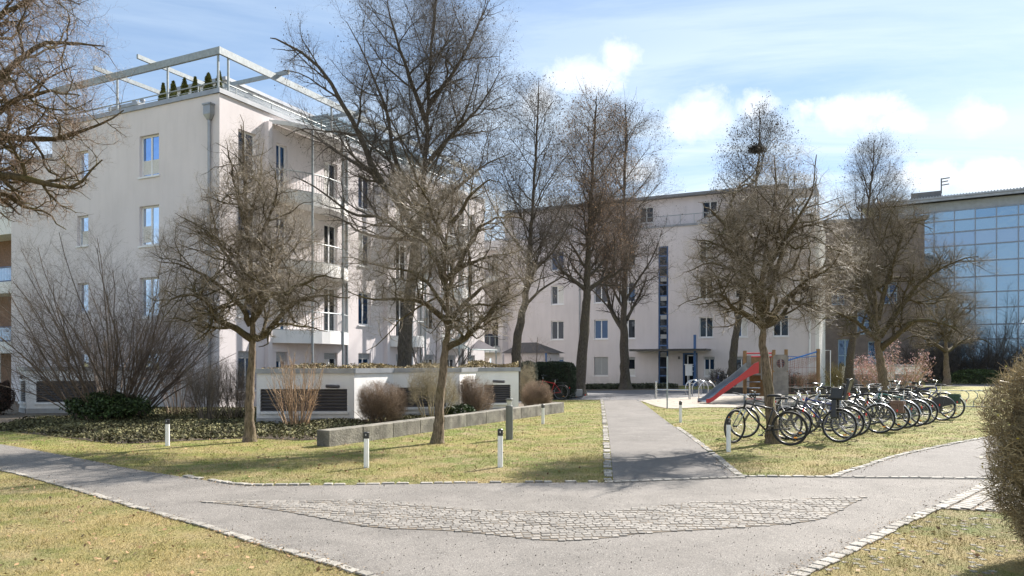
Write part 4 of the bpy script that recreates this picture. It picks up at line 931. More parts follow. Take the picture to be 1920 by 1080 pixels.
# drain pipe with hopper
dp = MB(); pp = A0 + DL * .41 + NA_L * .09; dp.tube([pp + UP * .05, pp + UP * 10.4], .055, 10)
for z in (1.2, 3.9, 6.6, 9.3): dp.tube([pp + UP * z, pp + UP * (z + .06)], .068, 10)
dpo = dp.build('drain_pipe', M_ZINC, hA)
hb = MB(); q0 = pp - DL * .17 + NA_L * .12; hb.obox(q0 + UP * 10.55, DL * .34, -NA_L * .2, UP * .33); hb.obox(q0 - DL * .03 + NA_L * .03 + UP * 10.881, DL * .40, -NA_L * .26, UP * .06)
i0 = len(hb.v); hb.v += [tuple(q0 + UP * 10.549), tuple(q0 + DL * .34 + UP * 10.549), tuple(q0 + DL * .34 - NA_L * .2 + UP * 10.549), tuple(q0 - NA_L * .2 + UP * 10.549)]
cq = pp; hb.v += [tuple(cq + (-DL - 0 * NA_L) * .06 + NA_L * .06 + UP * 10.36), tuple(cq + DL * .06 + NA_L * .06 + UP * 10.36), tuple(cq + DL * .06 - NA_L * .06 + UP * 10.36), tuple(cq - DL * .06 - NA_L * .06 + UP * 10.36)]
for k in range(4): hb.f.append((i0 + k, i0 + (k + 1) % 4, i0 + 4 + (k + 1) % 4, i0 + 4 + k))
hb.build('rain_hopper', M_ZINC, dpo)
# roof terrace: rail, pergola, stair tower, penthouse, glass roof
rl = MB()
zr = HT + .42
def pA(a, b, z=0): return A0 + DL * a + DR * b + UP * z
rl.tube([pA(9.2, .12, zr), pA(.12, .12, zr), pA(.12, LR - .2, zr)], .024, 6); rl.tube([pA(9.2, .12, zr - .17), pA(.12, .12, zr - .17), pA(.12, LR - .2, zr - .17)], .012, 5)
for i in range(6): rl.tube([pA(1.2 + 1.6 * i, .12, HT + .1), pA(1.2 + 1.6 * i, .12, zr)], .02, 5)
for i in range(11): rl.tube([pA(.12, .9 + 1.8 * i, HT + .1), pA(.12, .9 + 1.8 * i, zr)], .02, 5)
rl.build('terrace_rail', M_STEEL, hA)
pg = MB(); ZB = 12.62
pg.obox(pA(-.02, -.02, ZB + .08), DL * 9.4, DR * .10, UP * .26); pg.obox(pA(-.021, .083, ZB + .084), DL * .10, DR * 19.5, UP * .252)
for a in (.12, 2.7, 5.5, 8.6): pg.tube([pA(a, .05, HT + .1), pA(a, .05, ZB + .08)], .045, 8)
for b in (.45, 6.2, 12.0, 17.8): pg.tube([pA(.05, b, HT + .1), pA(.05, b, ZB + .08)], .045, 8)
for a in (3.55, 6.0): pg.obox(pA(a, -.55, ZB + .341), DL * .08, DR * 5.2, UP * .16)
for b in (3.0, 8.0, 12.2): pg.obox(pA(-.45, b, ZB + .337), DR * .08, DL * 3.4, UP * .16)
pg.build('pergola', M_ALU if False else M_STEEL, hA)
ph = MB()
ph.obox(pA(3.3, 3.4, HT - .1), DL * 3.2, DR * 14.4, UP * 2.15)
ph.build('penthouse', M_WHITE, hA)
ph = MB(); ph.obox(pA(3.15, 3.25, HT + 2.053), DL * 3.5, DR * 14.7, UP * .14); ph.build('penthouse_roof', M_ZINC, hA)
a1_, a2_ = hit(pA(0, 3.0), DL, 258), hit(pA(0, 3.0), DL, 208); st = MB(); st.obox(pA(a1_, 3.0, HT - .1), DL * (a2_ - a1_), DR * 2.0, UP * 1.75); sto = st.build('stair_tower', M_WHITE, hA)
st = MB(); st.obox(pA(a1_ - .08, 2.92, HT + 1.653), DL * (a2_ - a1_ + .16), DR * 2.16, UP * .14); st.build('tower_cap', M_ZINC, sto)
for a in (a1_ + .45, a1_ + .95): c_ = MB(); c_.lathe(pA(a, 3.6, HT + 1.795), [(.09, 0), (.09, .28), (.12, .30), (.12, .36)], 10); c_.build('chimney', M_ZINC, sto)
gr = MB()
for i in range(34): gr.obox(pA(.3, 6.3 + i * .33, HT + 1.02 + .02), DR * .035, DL * 3.0, UP * .09 + DL * 0)
gr.obox(pA(.25, 6.2, HT + 1.0), DL * .09, DR * 11.6, UP * .035); gr.obox(pA(3.2, 6.2, HT + 1.0), DL * .09, DR * 11.6, UP * .035)
gro = gr.build('terrace_glass_roof', M_STEEL, hA)
g2 = MB(); g2.quad(pA(.3, 6.3, HT + 1.16), pA(3.2, 6.3, HT + 1.16), pA(3.2, 17.6, HT + 1.16), pA(.3, 17.6, HT + 1.16)); g2.build('glazing', M_CLEAR, gro)
# curved balconies
def bow(b0, b1, proj, n_=10): return [A0 + DR * (b0 + (b1 - b0) * i / n_) + NA_R * (proj * math.sin(math.pi * i / n_) ** .7 + .02) for i in range(n_ + 1)]
for (b0, b1, pj) in ((2.4, 7.15, 1.05), (10.2, 13.2, .95), (15.0, 17.6, .9)):
    arc = bow(b0, b1, pj)
    for lv in range(3):
        zf = 2.42 + 2.75 * lv; mb = MB(); k = len(arc)
        mb.poly([p + UP * zf for p in arc]); mb.poly([p + UP * (zf + .2) for p in arc][::-1])
        for p, q in zip(arc[:-1], arc[1:]): mb.quad(p + UP * zf, q + UP * zf, q + UP * (zf + .5), p + UP * (zf + .5))
        for p, q in zip(arc[:-1], arc[1:]): pi, qi = p - NA_R * .04, q - NA_R * .04; mb.quad(pi + UP * (zf + .2), qi + UP * (zf + .2), qi + UP * (zf + .5), pi + UP * (zf + .5)); mb.quad(p + UP * (zf + .5), q + UP * (zf + .5), qi + UP * (zf + .5), pi + UP * (zf + .5))
        bo = mb.build('balcony', M_WHITE, hA); railing(bo, [p - NA_R * .02 for p in arc], zf + .52, zf + 1.25, step=.11)
    cn = MB()
    for p in (arc[0], arc[3], arc[7], arc[-1]): cn.tube([p + NA_R * .03 + UP * .05, p + NA_R * .03 + UP * 10.95], .05, 8)
    cn.build('balcony_posts', M_STEEL, hA)
    cn = MB(); cn.poly([p + UP * 10.98 for p in arc]); cn.poly([p + UP * 11.02 for p in arc][::-1])
    for p, q in zip(arc[:-1], arc[1:]): cn.quad(p + UP * 10.90, q + UP * 10.90, q + UP * 11.06, p + UP * 11.06)
    cn.build('canopy', M_WHITE, hA)
    dv = MB(); dv.obox(A0 + DR * (b0 - .22) + NA_R * .002, DR * .2, NA_R * .22, UP * 10.9); dv.build('privacy_wall', M_WALL, hA)
# glass canopy on the ground floor, link with loggias
gc = MB(); b_ = 15.2
for i in range(7): gc.tube([pA(0, b_ + i * .5, 3.3), pA(-1.9, b_ + i * .5, 2.35)], .025, 4)
gc.tube([pA(-1.9, b_, 2.35), pA(-1.9, b_ + 3, 2.35)], .035, 6)
for i in (0, 6): gc.tube([pA(-1.85, b_ + i * .5, 0), pA(-1.85, b_ + i * .5, 2.35)], .035, 6)
gco = gc.build('winter_garden_roof', M_STEEL, hA); g2 = MB(); g2.quad(pA(0, b_, 3.34), pA(0, b_ + 3, 3.34), pA(-1.95, b_ + 3, 2.38), pA(-1.95, b_, 2.38)); g2.build('glazing', M_CLEAR, gco)
# link between the two houses
B0 = Vector((13.7, 52.83, 0)); NB = -DR
cB = hit(B0, DL, 1529); C0 = B0 + DL * cB
def bpx(px): return hit(C0, DL, px)
PL = C0 + DL * bpx(898) + NB * .92; hK = empty('apartment_building', PL, 'narrow recessed link with loggias between the two pink houses', 'building', 'pink apartment houses')
mb = MB(); lh = []
for z in (2.9, 5.65, 8.4): lh.append((.55, 2.2, z, z + 2.2))
lh.append((1.0, 1.6, .9, 2.0)); wall_panel(mb, PL, -DL, 2.6, -.1, 11.3, lh, NA_L, .9); PLr = PL - DL * 2.6; wall_panel(mb, PLr, DR, .92, -.1, 11.3, [], NA_R)
mb.poly([PL + UP * 11.28, PLr + UP * 11.28, PLr + DR * .91 + UP * 11.28, PL + DR * .91 + UP * 11.28])
for z in (2.9, 5.65, 8.4): mb.quad(*[PL - DL * x + DR * .88 + UP * zz for x, zz in ((.5, z), (2.25, z), (2.25, z + 2.2), (.5, z + 2.2))])
mb.build('wall', M_WALL, hK)
for z in (2.45, 5.2, 7.95):
    mb = MB(); q = PL - DL * .45 + NA_L * .02; mb.obox(q + UP * z, -DL * 1.95, NA_L * .8, UP * .42); bo = mb.build('balcony', M_WHITE, hK)
    pts = [q - DL * .02 + NA_L * .02, q - DL * .02 + NA_L * .78, q - DL * 1.93 + NA_L * .78, q - DL * 1.93 + NA_L * .02]; railing(bo, pts, z + .45, z + 1.25, step=.14)
    pb = MB()
    for i in range(5): p = q - DL * (.02 + .475 * i) + NA_L * .82; pb.obox(p + UP * (z - .1), -DL * .05, NA_L * .04, UP * 1.4)
    pb.build('balcony_post', M_STEEL, bo)
    window(hK, PL + DR * .86, -DL, NA_L, 1.2, 1.9, z + .5, z + 2.5, sill=False, rec=-.03, mull=())
# covered bundle on the lowest link balcony
qc = PL - DL * 1.3 + NA_L * .45 + UP * 3.35; rgx = np.random.default_rng(3); mb = MB(); k = 10
for i in range(k + 1):
    el = -math.pi / 2 + math.pi * i / k
    for j in range(16):
        az = 2 * math.pi * j / 16; v = np.array([math.cos(el) * math.cos(az), math.cos(el) * math.sin(az), math.sin(el)]); v /= (abs(v) ** 4).sum() ** .25; v *= 1 + .07 * math.sin(az * 4 + el * 3)
        mb.v.append(tuple(qc + (-DL) * v[0] * .78 + NA_L * v[1] * .28 + UP * v[2] * .55))
for i in range(k):
    for j in range(16): mb.f.append((i * 16 + j, i * 16 + (j + 1) % 16, (i + 1) * 16 + (j + 1) % 16, (i + 1) * 16 + j))
tag(mb.build('covered_bundle', mat('navy_tarpaulin', (.015, .02, .045), .5, 0, .3, 6, .6, 12), org=qc, smooth=True), 'lumpy dark navy covered bundle on the link balcony', 'tarpaulin')
# ---- entrance house in the middle
hB = empty('apartment_building', C0, 'long pink apartment house facing us with blue stair window and entrance canopy', 'building', 'pink apartment houses')
BL = bpx(930)
bw = []
def addw(p0, p1, rows, z=None):
    a, b = sorted((bpx(p0), bpx(p1)))
    for r in rows: bw.append((a, b, *(z or (ROWS[r][0] + .06, ROWS[r][1]))))
addw(1033, 1057, (0, 1, 2, 3)); addw(1114, 1140, (0, 1, 2, 3)); addw(1163, 1191, (0, 1, 2, 3)); addw(1311, 1337, (0, 1, 2)); addw(1320, 1340, (3,)); addw(1378, 1402, (0, 1, 2, 3)); addw(1449, 1479, (0, 1, 2, 3))
sa, sb_ = sorted((bpx(1234), bpx(1253))); da, db = sorted((bpx(1280), bpx(1308)))
bw += [(sa, sb_, .1, 10.1), (da, db, .02, 2.35)]
mb = MB(); wall_panel(mb, C0, DL, BL, -.1, 11.5, bw, NB)
mb.build('wall', M_WALLB, hB)
mb = MB(); wall_panel(mb, C0, DR, 9.5, -.1, 11.5, [], NA_R)
for b in (.0, 1.6, 3.2, 4.8, 6.4): mb.obox(C0 + DR * (b + .1) + NA_R * .002, DR * .35, NA_R * .25, UP * 11.4)
mb.build('end_wall', M_WHITE, hB)
mb = MB(); P5 = C0 + DL * 2.4 + DR * 1.6; Lp = BL - 2.4; hp = [(Lp * .08, Lp * .12, 12.2, 13.4), (Lp * .2, Lp * .25, 12.2, 13.4), (Lp * .42, Lp * .47, 12.2, 13.4), (Lp * .6, Lp * .66, 12.2, 13.4)]
wall_panel(mb, P5, DL, Lp, 11.3, 13.85, hp, NB); wall_panel(mb, P5, DR, 6.5, 11.3, 13.85, [], NA_R); mb.build('top_storey', M_WALLB, hB)
for h in hp: window(hB, P5, DL, NB, *h)
mb = MB(); mb.obox(C0 + DL * 1.9 + DR * 1.1 + UP * 13.853, DL * (BL - 1.9), DR * 7.6, UP * .2); mb.poly([C0 + UP * 11.38, C0 + DL * BL + UP * 11.38, C0 + DL * BL + DR * 9.5 + UP * 11.38, C0 + DR * 9.5 + UP * 11.38]); mb.build('roof', M_ROOFG, hB)
mb = MB(); mb.obox(C0 + NB * .06 - DL * .06 + UP * 11.44, DL * (BL + .06), -NB * .38, UP * .15); mb.obox(C0 + NA_R * .06 + NB * -.33 + UP * 11.441, DR * 9.1, -NA_R * .38, UP * .15); mb.build('parapet_cap', M_ZINC, hB)
mb = MB()
for i in range(9): mb.obox(C0 + DL * (-.1 + 0) + DR * (.1 + i * .32) + UP * 13.25, DL * 3.6, DR * .06, UP * .14)
mb.obox(C0 + DL * -.05 + UP * 13.42, DR * 2.9, DL * .1, UP * .16); mb.obox(C0 + DL * 1.85 + UP * 13.421, DR * 2.9, DL * .1, UP * .16)
for d_ in (0, 2.6): mb.obox(C0 + DL * -.04 + DR * (.1 + d_) + UP * 11.592, DL * .09, DR * .09, UP * 1.66)
mb.build('pergola', M_ZINC, hB)
rr_ = MB(); rr_.tube([C0 + DL * .1 - NB * .15 + UP * 12.3, C0 + DL * BL - NB * .15 + UP * 12.3], .025, 5)
for i in range(24): p = C0 + DL * (.1 + BL * i / 24) - NB * .15; rr_.tube([p + UP * 11.592, p + UP * 12.3], .02, 4)
rr_.build('terrace_rail', M_STEEL, hB)
rsd = random.Random(4)
for i, (a, b, z0, z1) in enumerate(bw[:-2]):
    sh = .97 if (4 < i < 8 and z0 < 1) else (.14 if z0 < 1 else 0)
    window(hB, C0, DL, NB, a, b, z0, z1, g=M_GL2 if i % 3 == 0 else M_GL, shutter=sh, curtain=rsd.choice([None, None, (0, .5, 0, 1), (.5, 1, 0, .8), (0, 1, 0, .35)]) if sh < .9 else None)
# blue stair window
ws = window(hB, C0, DL, NB, sa, sb_, .1, 10.1, mull=(.12,), trans=(.06, .12, .2, .28, .34, .42, .5, .56, .64, .72, .78, .86, .93), m=M_BLUE, fw=.09, sill=True, g=M_GL)
cp_ = MB()
for z in (2.05, 3.4, 4.8, 6.15, 7.55): cp_ = MB(); cp_.obox(C0 + DL * (sa + .15) - NB * .11 + UP * z, DL * (sb_ - sa - .3), -NB * .02, UP * .30); cp_.build('spandrel', M_SHUT, ws)
# door
dw = window(hB, C0, DL, NB, da, db, .02, 2.35, mull=(.16,), trans=(), m=M_BLUE, fw=.10, sill=False, name='door')
db_ = MB(); x0 = da + .1; x1 = db - .32
for (a, b, z0, z1) in ((x0, x1, .12, .2), (x0, x1, 2.12, 2.2), (x0, x0 + .07, .2, 2.12), (x1 - .07, x1, .2, 2.12), (x0 + .07, x1 - .07, 1.0, 1.07), (x0 + .07, x1 - .07, 1.35, 1.42)): db_.obox(C0 + DL * a - NB * .09 + UP * z0, DL * (b - a), NB * .04, UP * (z1 - z0))
db_.build('door_leaf', M_FRAME, dw)
hn = MB(); hn.tube([C0 + DL * (x0 + .1) + NB * .03 + UP * .9, C0 + DL * (x0 + .1) + NB * .03 + UP * 1.3], .018, 6); hn.build('handle', M_CHROME, dw)
lm = MB(); pL = C0 + DL * bpx(1275); lm.obox(pL + NB * .02 + UP * 1.9, DL * .12, NB * .1, UP * .2); lm.build('wall_lamp', M_GREYP, hB)
dpb = MB(); pq = C0 + DL * bpx(1087) + NB * .08; dpb.tube([pq + UP * .1, pq + UP * 11.4], .045, 8); dpb.build('drain_pipe', M_ZINC, hB)
dpb = MB(); pq = C0 + DL * .35 + NB * .1; dpb.tube([pq + UP * .1, pq + UP * 11.4], .06, 8); dpb.build('drain_pipe', M_FRAME, hB)
# entrance canopy: glass plate on steel arms carried by a blue mast
ca_, cb_ = sorted((bpx(1193), bpx(1332))); cv = MB()
for i in range(8): x = ca_ + (cb_ - ca_) * i / 7; cv.obox(C0 + DL * (x - .03) + NB * .0 + UP * 2.5, DL * .06, NB * 1.7, UP * .09 - UP * 0 + NB * 0)
cv.obox(C0 + DL * ca_ + NB * 1.7 + UP * 2.46, DL * (cb_ - ca_), NB * .09, UP * .13)
ms = MB(); pm = C0 + DL * bpx(1311) + NB * 1.0; ms.obox(pm + UP * 0, DL * .16, NB * .16, UP * 3.6)
cvo = cv.build('entrance_canopy', M_GREYP, hB); ms.build('blue_mast', M_BLUE, cvo)
g2 = MB(); g2.obox(C0 + DL * (ca_ - .1) + NB * .02 + UP * 2.592, DL * (cb_ - ca_ + .2), NB * 1.95, UP * .02); g2.build('glazing', clear_glass('smoked_glass', (.42, .44, .45)), cvo)
# letter boxes by the door
pb = C0 + DL * bpx(1306) + NB * 1.3; lt = empty('letter_box', pb, 'grey letter box stand right of the glass entrance door', 'letter box')
l1 = MB(); l1.obox(pb + UP * .75, DL * .45, NB * .28, UP * .75); l1.obox(pb - DL * .05 + NB * -.03 + UP * 1.503, DL * .55, NB * .36, UP * .05); l1.build('box', M_FRAME, lt)
l1 = MB(); l1.obox(pb + DL * .2 + UP * 0, DL * .07, NB * .07, UP * .748); l1.build('post', M_STEEL, lt)
# low porch with tiled roof behind the hedge
pP = at(1032, 45.0); q0_ = at(1018, 46.0); pc = empty('porch', pP, 'small porch with dark hipped roof above the dark square hedge', 'porch'); mb = MB(); mb.obox(q0_ + DL * .0 + DR * .3, DL * 2.8, DR * 2.4, UP * 2.25); mb.build('wall', M_WALLB, pc)
rf = MB(); q = at(1021, 46.0); r4 = [q - DL * .2, q + DL * 3.0, q + DL * 3.0 + DR * 3, q - DL * .2 + DR * 3]; ap = [q + DL * 1.2 + DR * 1.5 + UP * 2.95, q + DL * 2.2 + DR * 1.5 + UP * 2.95]
b4 = [p + UP * 2.26 for p in r4]; rf.quad(b4[0], b4[1], ap[1], ap[0]); rf.poly([b4[1], b4[2], ap[1]]); rf.quad(b4[2], b4[3], ap[0], ap[1]); rf.poly([b4[3], b4[0], ap[0]]); rf.quad(*b4); rf.build('roof', mat('dark_tile', (.07, .06, .055), .8), pc)
mb = MB(); mb.tube([q - DL * .1 + UP * 0, q - DL * .1 + UP * 2.25], .06, 8); mb.build('post', M_BLUE, pc)
# ---- neighbour at the left edge
PN = pA(12.25, 2.0); hN = empty('apartment_building', PN, 'house with brown brick loggias cut by the left picture edge', 'building')
mb = MB(); mb.obox(PN + DR * 1.2 + UP * -.1, DL * 9, DR * 8, UP * 8.6); mb.build('wall', M_BRICK, hN)
for z in (2.1, 4.95, 7.75):
    mb = MB(); mb.obox(PN + UP * z + DL * .02, DL * 8.8, DR * 1.19, UP * .55); bo = mb.build('balcony', M_WHITE, hN)
    if z < 6:
        railing(bo, [PN + DL * .1 + DR * .05, PN + DL * 8.7 + DR * .05], z + .58, z + 1.25, M_BLUE)
        g2 = MB(); g2.obox(PN + DL * .1 + DR * .10 + UP * (z + .62), DL * 8.6, DR * .01, UP * .6); g2.build('glazing', M_GL, bo)
    window(hN, PN + DR * 1.2, DL, NA_L, .5, 2.6, z + .6, z + 2.0, rec=-.06, sill=False, g=M_GL2)
mb = MB(); mb.obox(PN + DL * .05 + UP * 8.301, DL * 8.8, DR * 1.5, UP * 1.6); mb.build('parapet', M_WHITE, hN)
for x in (.05, 4.4): mb = MB(); mb.obox(PN + DL * x + DR * .02 + UP * -.1, DL * .12, DR * .12, UP * 2.19); mb.build('post', M_FRAME, hN)
# ---- dark brown house on the right
PD = at(1545, 63); dN = Vector((-.3, -1, 0)).normalized(); dD = Vector((1, -.3, 0)).normalized(); hD = empty('brown_building', PD, 'dark brown house with pale blue framed windows behind the rightmost trees', 'building')
mb = MB(); wl2 = [(1.1, 2.2, .9, 3.6), (2.6, 3.6, 4.0, 6.0), (3.4, 4.6, .9, 3.4), (.6, 1.6, 6.5, 8.3), (4.4, 5.6, 6.5, 8.3)]; wall_panel(mb, PD, dD, 7.6, -.1, 13.4, wl2, dN); mb.obox(PD - dN * .3, dD * 7.6, -dN * 6, UP * 13.3); mb.build('wall', M_DARKB, hD)
for a, b, z0, z1 in wl2: window(hD, PD, dD, dN, a, b, z0, z1, m=mat('pale_blue_frame', (.3, .42, .52), .5), g=M_GL2, trans=(.5,), sill=False)
mb = MB(); mb.obox(PD - dD * .3 + dN * .3 + UP * 13.403, dD * 8.2, -dN * 6.6, UP * .22); mb.build('roof', M_ROOFG, hD)
# ---- glass office building
dC = Vector((-.847, .531, 0)); nC = Vector((-.531, -.847, 0)); PC = at(1905, 70); cl, cr = hit(PC, dC, 1640), -14.0
hC = empty('glass_building', PC, 'long blue reflecting glass office building with overhanging metal roof on the right', 'building')
mb = MB(); mb.obox(PC + dC * cr - nC * .3, dC * (cl - cr), -nC * 12, UP * 17.1); mb.build('body', M_GREYP, hC)
FZ = [(0.0, 1.1, 0), (1.1, 3.9, 1), (3.9, 5.3, 1), (5.3, 6.9, 1), (6.9, 8.4, 1), (8.4, 9.9, 1), (9.9, 11.4, 1), (11.4, 13.0, 1), (13.0, 14.35, 0), (14.35, 15.5, 1), (15.5, 16.45, 1)]
mu = MB(); w_ = 1.72; nc = int((cl - cr) / w_)
tr = MB()
for i in range(nc + 1): tr.obox(PC + dC * (cr + i * w_) + nC * .0 + UP * 0, dC * .10, nC * .13, UP * 16.5)
for (z0, z1, k) in FZ: tr.obox(PC + dC * cr + nC * .001 + UP * (z1 - .06), dC * (cl - cr), nC * .10, UP * .12)
tr.build('mullions', mat('grey_mullion', (.24, .27, .33), .5, .3), hC)
rs = random.Random(8); cnt = 0
for i in range(nc - 1, -1, -1):
    for (z0, z1, k) in FZ:
        x = cr + i * w_
        px = (PC + dC * x); pxx = px.x / px.y * FPX + CX
        if pxx < 1722 or pxx > 1960 or z1 < 2: continue
        if pxx < 1722 and z0 > 3: pass
        t = rs.uniform(-.012, .012); t2 = rs.uniform(-.01, .01); cnt += 1
        o = PC + dC * (x + .10) + nC * .03 + UP * (z0 + .06); hh_ = z1 - z0 - .12
        pn = MB(); pn.quad(o, o + dC * (w_ - .1) + nC * t, o + dC * (w_ - .1) + nC * (t + t2) + UP * hh_, o + nC * t2 + UP * hh_); pn.build('glass_panel' if k else 'spandrel', M_GLC if k else M_GLS, hC)
rf = MB(); rf.obox(PC + dC * (cr - .6) + nC * 1.1 + UP * 17.6, dC * (cl - cr + 2), -nC * 12, UP * .16)
nr = int((cl - cr + 2) / .25)
for i in range(nr): rf.obox(PC + dC * (cr - .6 + i * .25) + nC * 1.1 + UP * 17.762, dC * .11, -nC * 12, UP * .08)
rf.obox(PC + dC * (cr - .6) + nC * 1.0 + UP * 17.35, dC * (cl - cr + 2), nC * -.12, UP * .249); rfo = rf.build('roof', M_ZINC, hC)
rb = MB(); rb.obox(PC + dC * cr + nC * .02 + UP * 16.5, dC * (cl - cr), -nC * .25, UP * .848); rb.build('fascia', mat('pale_fascia', (.33, .36, .42), .6), hC)
sg = at(1765, 71.5, 0); sgn = empty('roof_antenna', sg + UP * 17.9, 'small metal mast with three short arms on the glass building roof', 'antenna')
mb = MB(); mb.tube([sg + UP * 17.85, sg + UP * 19.3], .06, 6); mb.build('mast', M_GREYP, sgn)
for z, l in ((19.2, .75), (18.9, .6), (18.6, .7)): mb = MB(); mb.obox(sg + UP * z + Vector((.06, 0, 0)), Vector((l, 0, .12)), Vector((0, .1, 0)), Vector((0, 0, .1))); mb.build('arm', M_GREYP, sgn)
mb = MB(); mb.obox(at(1708, 74, 17.5), dC * -2.6, nC * -2, UP * .9); o = mb.build('roof_unit', M_GREYP, hC)
# ---- pale house behind the viewer, only seen in the glass
PR = Vector((-10, -34, 0)); hR = empty('apartment_building', PR, 'pale house behind the camera, seen only mirrored in the window glass', 'building')
mb = MB(); rh = [(2 + i * 4.2, 3.6 + i * 4.2, z, z + 1.5) for i in range(13) for z in (.9, 3.7, 6.5, 9.3)]; dX = Vector((1, -.12, 0)).normalized(); nX = Vector((.12, 1, 0)).normalized()
wall_panel(mb, PR, dX, 58, -.1, 12.6, rh, nX); mb.build('wall', M_WHITE, hR)
mb = MB(); 
for h in rh: mb.obox(PR + dX * h[0] - nX * .13 + UP * h[2], dX * (h[1] - h[0]), -nX * .02, UP * 1.5)
mb.build('windows', M_GREYP, hR); mb = MB(); mb.obox(PR + UP * 12.6 + nX * .3, dX * 58, -nX * 10, UP * .3); mb.build('roof', M_ROOFG, hR)
# ---- thujas on the terrace
for i, (px, top, a) in enumerate([(306, 152, 0), (325, 148, 0), (346, 142, 0), (366, 140, 0), (391, 133, 0), (411, 129, 0)]):
    t = hit(pA(0, .75), DL, px); p = pA(t, .75, HT - .08); ztop = zof(top, p.y)
    leafy('thuja', ['broadest low', 'thinnest pointed', 'second pointed', 'bushy middle', 'tall stepped', 'narrow corner'][i] + ' thuja in the row of potted thujas on the roof terrace', 'conifer', p, (.62 if i not in (1, 5) else .46, .6, ztop - HT), 2600, .05, M_THUJA, 200 + i, shape='cone', aspect=.35, group='potted thujas on the roof terrace', updir=.5)
    pot = MB(); pot.lathe(p + UP * -.02, [(.17, -.0), (.2, .22), (.21, .24)], 12)
# ------------------------------------------------------------------ white louvred garden boxes
def vent_box(label, pts, h, depth_dir, dep, shade_faces, louv, mg=M_LOUV, pipe=None, group='white louvred garden boxes'):
    """pts: front outline on the ground, left to right"""
    P = [Vector((p[0], p[1], 0)) for p in pts]; root = empty('vent_box', P[0], label, 'garden box', group)
    wb, cb, pl_ = MB(), MB(), MB(); back = [p + depth_dir * dep for p in P]
    for i in range(len(P) - 1):
        a, b = P[i], P[i + 1]; d = (b - a); L = d.length; d = d / L; nn = Vector((d.y, -d.x, 0)); holes = [louv[i]] if i in louv else []
        wall_panel(wb, a, d, L, .16, h - .14, holes, nn, .10)
        wall_panel(pl_, a + nn * .025, d, L, -.05, .158, [], nn); pl_.quad(a + UP * .158 + nn * .025, b + UP * .158 + nn * .025, b + UP * .158, a + UP * .158)
        cb.obox(a + nn * .05 - d * .05 + UP * (h - .139 + .002 * (i % 2)), d * (L + .10), -nn * .3, UP * .13)
        if i in louv:
            x0, x1, z0, z1 = louv[i]; lb = MB(); n_ = int((z1 - z0) / .075)
            for k in range(n_): z = z0 + (z1 - z0) * (k + .15) / n_; lb.obox(a + d * x0 - nn * .02 + UP * z, d * (x1 - x0), -nn * .06 + UP * .035, UP * .018)
            lb.obox(a + d * x0 - nn * .095 + UP * z0, d * (x1 - x0), -nn * .01, UP * (z1 - z0))
            lo = lb.build('louvre_grille', mg, root)
            sb = MB(); sb.obox(a + d * (x0 - .04) + nn * .06 + UP * (z0 - .065), d * (x1 - x0 + .08), -nn * .155, UP * .06); sb.build('sill', M_WHITE, lo)
    a, b = P[-1], back[-1]; d = (b - a).normalized(); nn = Vector((d.y, -d.x, 0)); wall_panel(wb, a, d, (b - a).length, -.05, h - .14, [], nn)
    a, b = back[0], P[0]; d = (b - a).normalized(); nn = Vector((d.y, -d.x, 0)); wall_panel(wb, a, d, (b - a).length, -.05, h - .14, [], nn)
    wb.build('wall', M_WHITE, root); pl_.build('plinth', M_CONC2, root); cb.build('cap', M_ZINC, root)
    rb = MB(); rb.poly([p + UP * (h - .1) for p in P] + [p + UP * (h - .1) for p in back[::-1]]); rb.build('planted_roof', M_SOIL, root)
    if pipe:
        for (q, z, dx) in pipe: mb = MB(); mb.tube([q + UP * z, q + dx * .42 + UP * (z - .01)], .045, 10); mb.build('spout', M_LOUV, root)
    return root
F = [(-6.86, 20.05), (-4.25, 20.12), (-3.46, 21.8), (-1.56, 22.3), (-1.14, 24.35), (.22, 24.9)]
vent_box('long stepped white garden box with three dark louvred grilles and a zinc cap', F, 1.50, Vector((-.04, 1, 0)), 4.5, None,
         {0: (.10, 2.42, .34, .94), 2: (.10, 1.55, .34, .92), 4: (.25, 1.18, .32, .92)},
         pipe=[(Vector((-4.98, 20.05, 0)), 1.02, Vector((.9, -.5, 0))), (Vector((-.62, 24.45, 0)), 1.04, Vector((.9, -.4, 0)))])
wb = [(-16.42, 24.9), (-15.75, 24.2), (-13.4, 24.6), (-12.7, 26.0)]
vent_box('left white garden box with dark grille beside the hazel', wb, 1.52, DR, 2.5, None, {0: (.12, .88, .36, 1.05), 1: (.30, 2.25, .36, 1.05)}, pipe=[(Vector((-16.2, 24.6, 0)), 1.18, Vector((.6, -.8, 0)))])
wr = [(at(1590, 45).x, 45), (at(1660, 44).x, 44), (at(1672, 45.5).x, 45.5), (at(1728, 44.8).x, 44.8)]
vent_box('far white garden box with grey grilles behind the bicycle racks', wr, 1.55, Vector((.3, .95, 0)), 3, None, {0: (.3, 1.75, .25, .95), 2: (.1, 1.0, .25, .95)}, mg=M_LOUVG)
# plants on top of the long box
rg = np.random.default_rng(17); nn_ = 9000; t = rg.random(nn_) * 4.3; u_ = rg.random(nn_); Fa = np.array(F); seg = np.minimum((u_ * 5).astype(int), 4); fr = (u_ * 5 - seg)[:, None]; base_ = Fa[seg] * (1 - fr) + Fa[seg + 1] * fr
hgt = .1 + .16 * (np.sin(base_[:, 0] * 4) * .5 + .5) * rg.random(nn_) + (base_[:, 0] > -1.4) * .1 * rg.random(nn_)
C = np.stack([base_[:, 0], base_[:, 1] + .901 * (t + .4), 1.38 + hgt], 1)
tag(raw_mesh('roof_plants', *leaves(C, .04, rg, .5, .3), mat('roof_plant_leaf', (.22, .17, .08), .8, 0, .5, 1.2, island=.6)), 'low tan and green plants growing on the flat box roof', 'ground cover', kind='stuff')
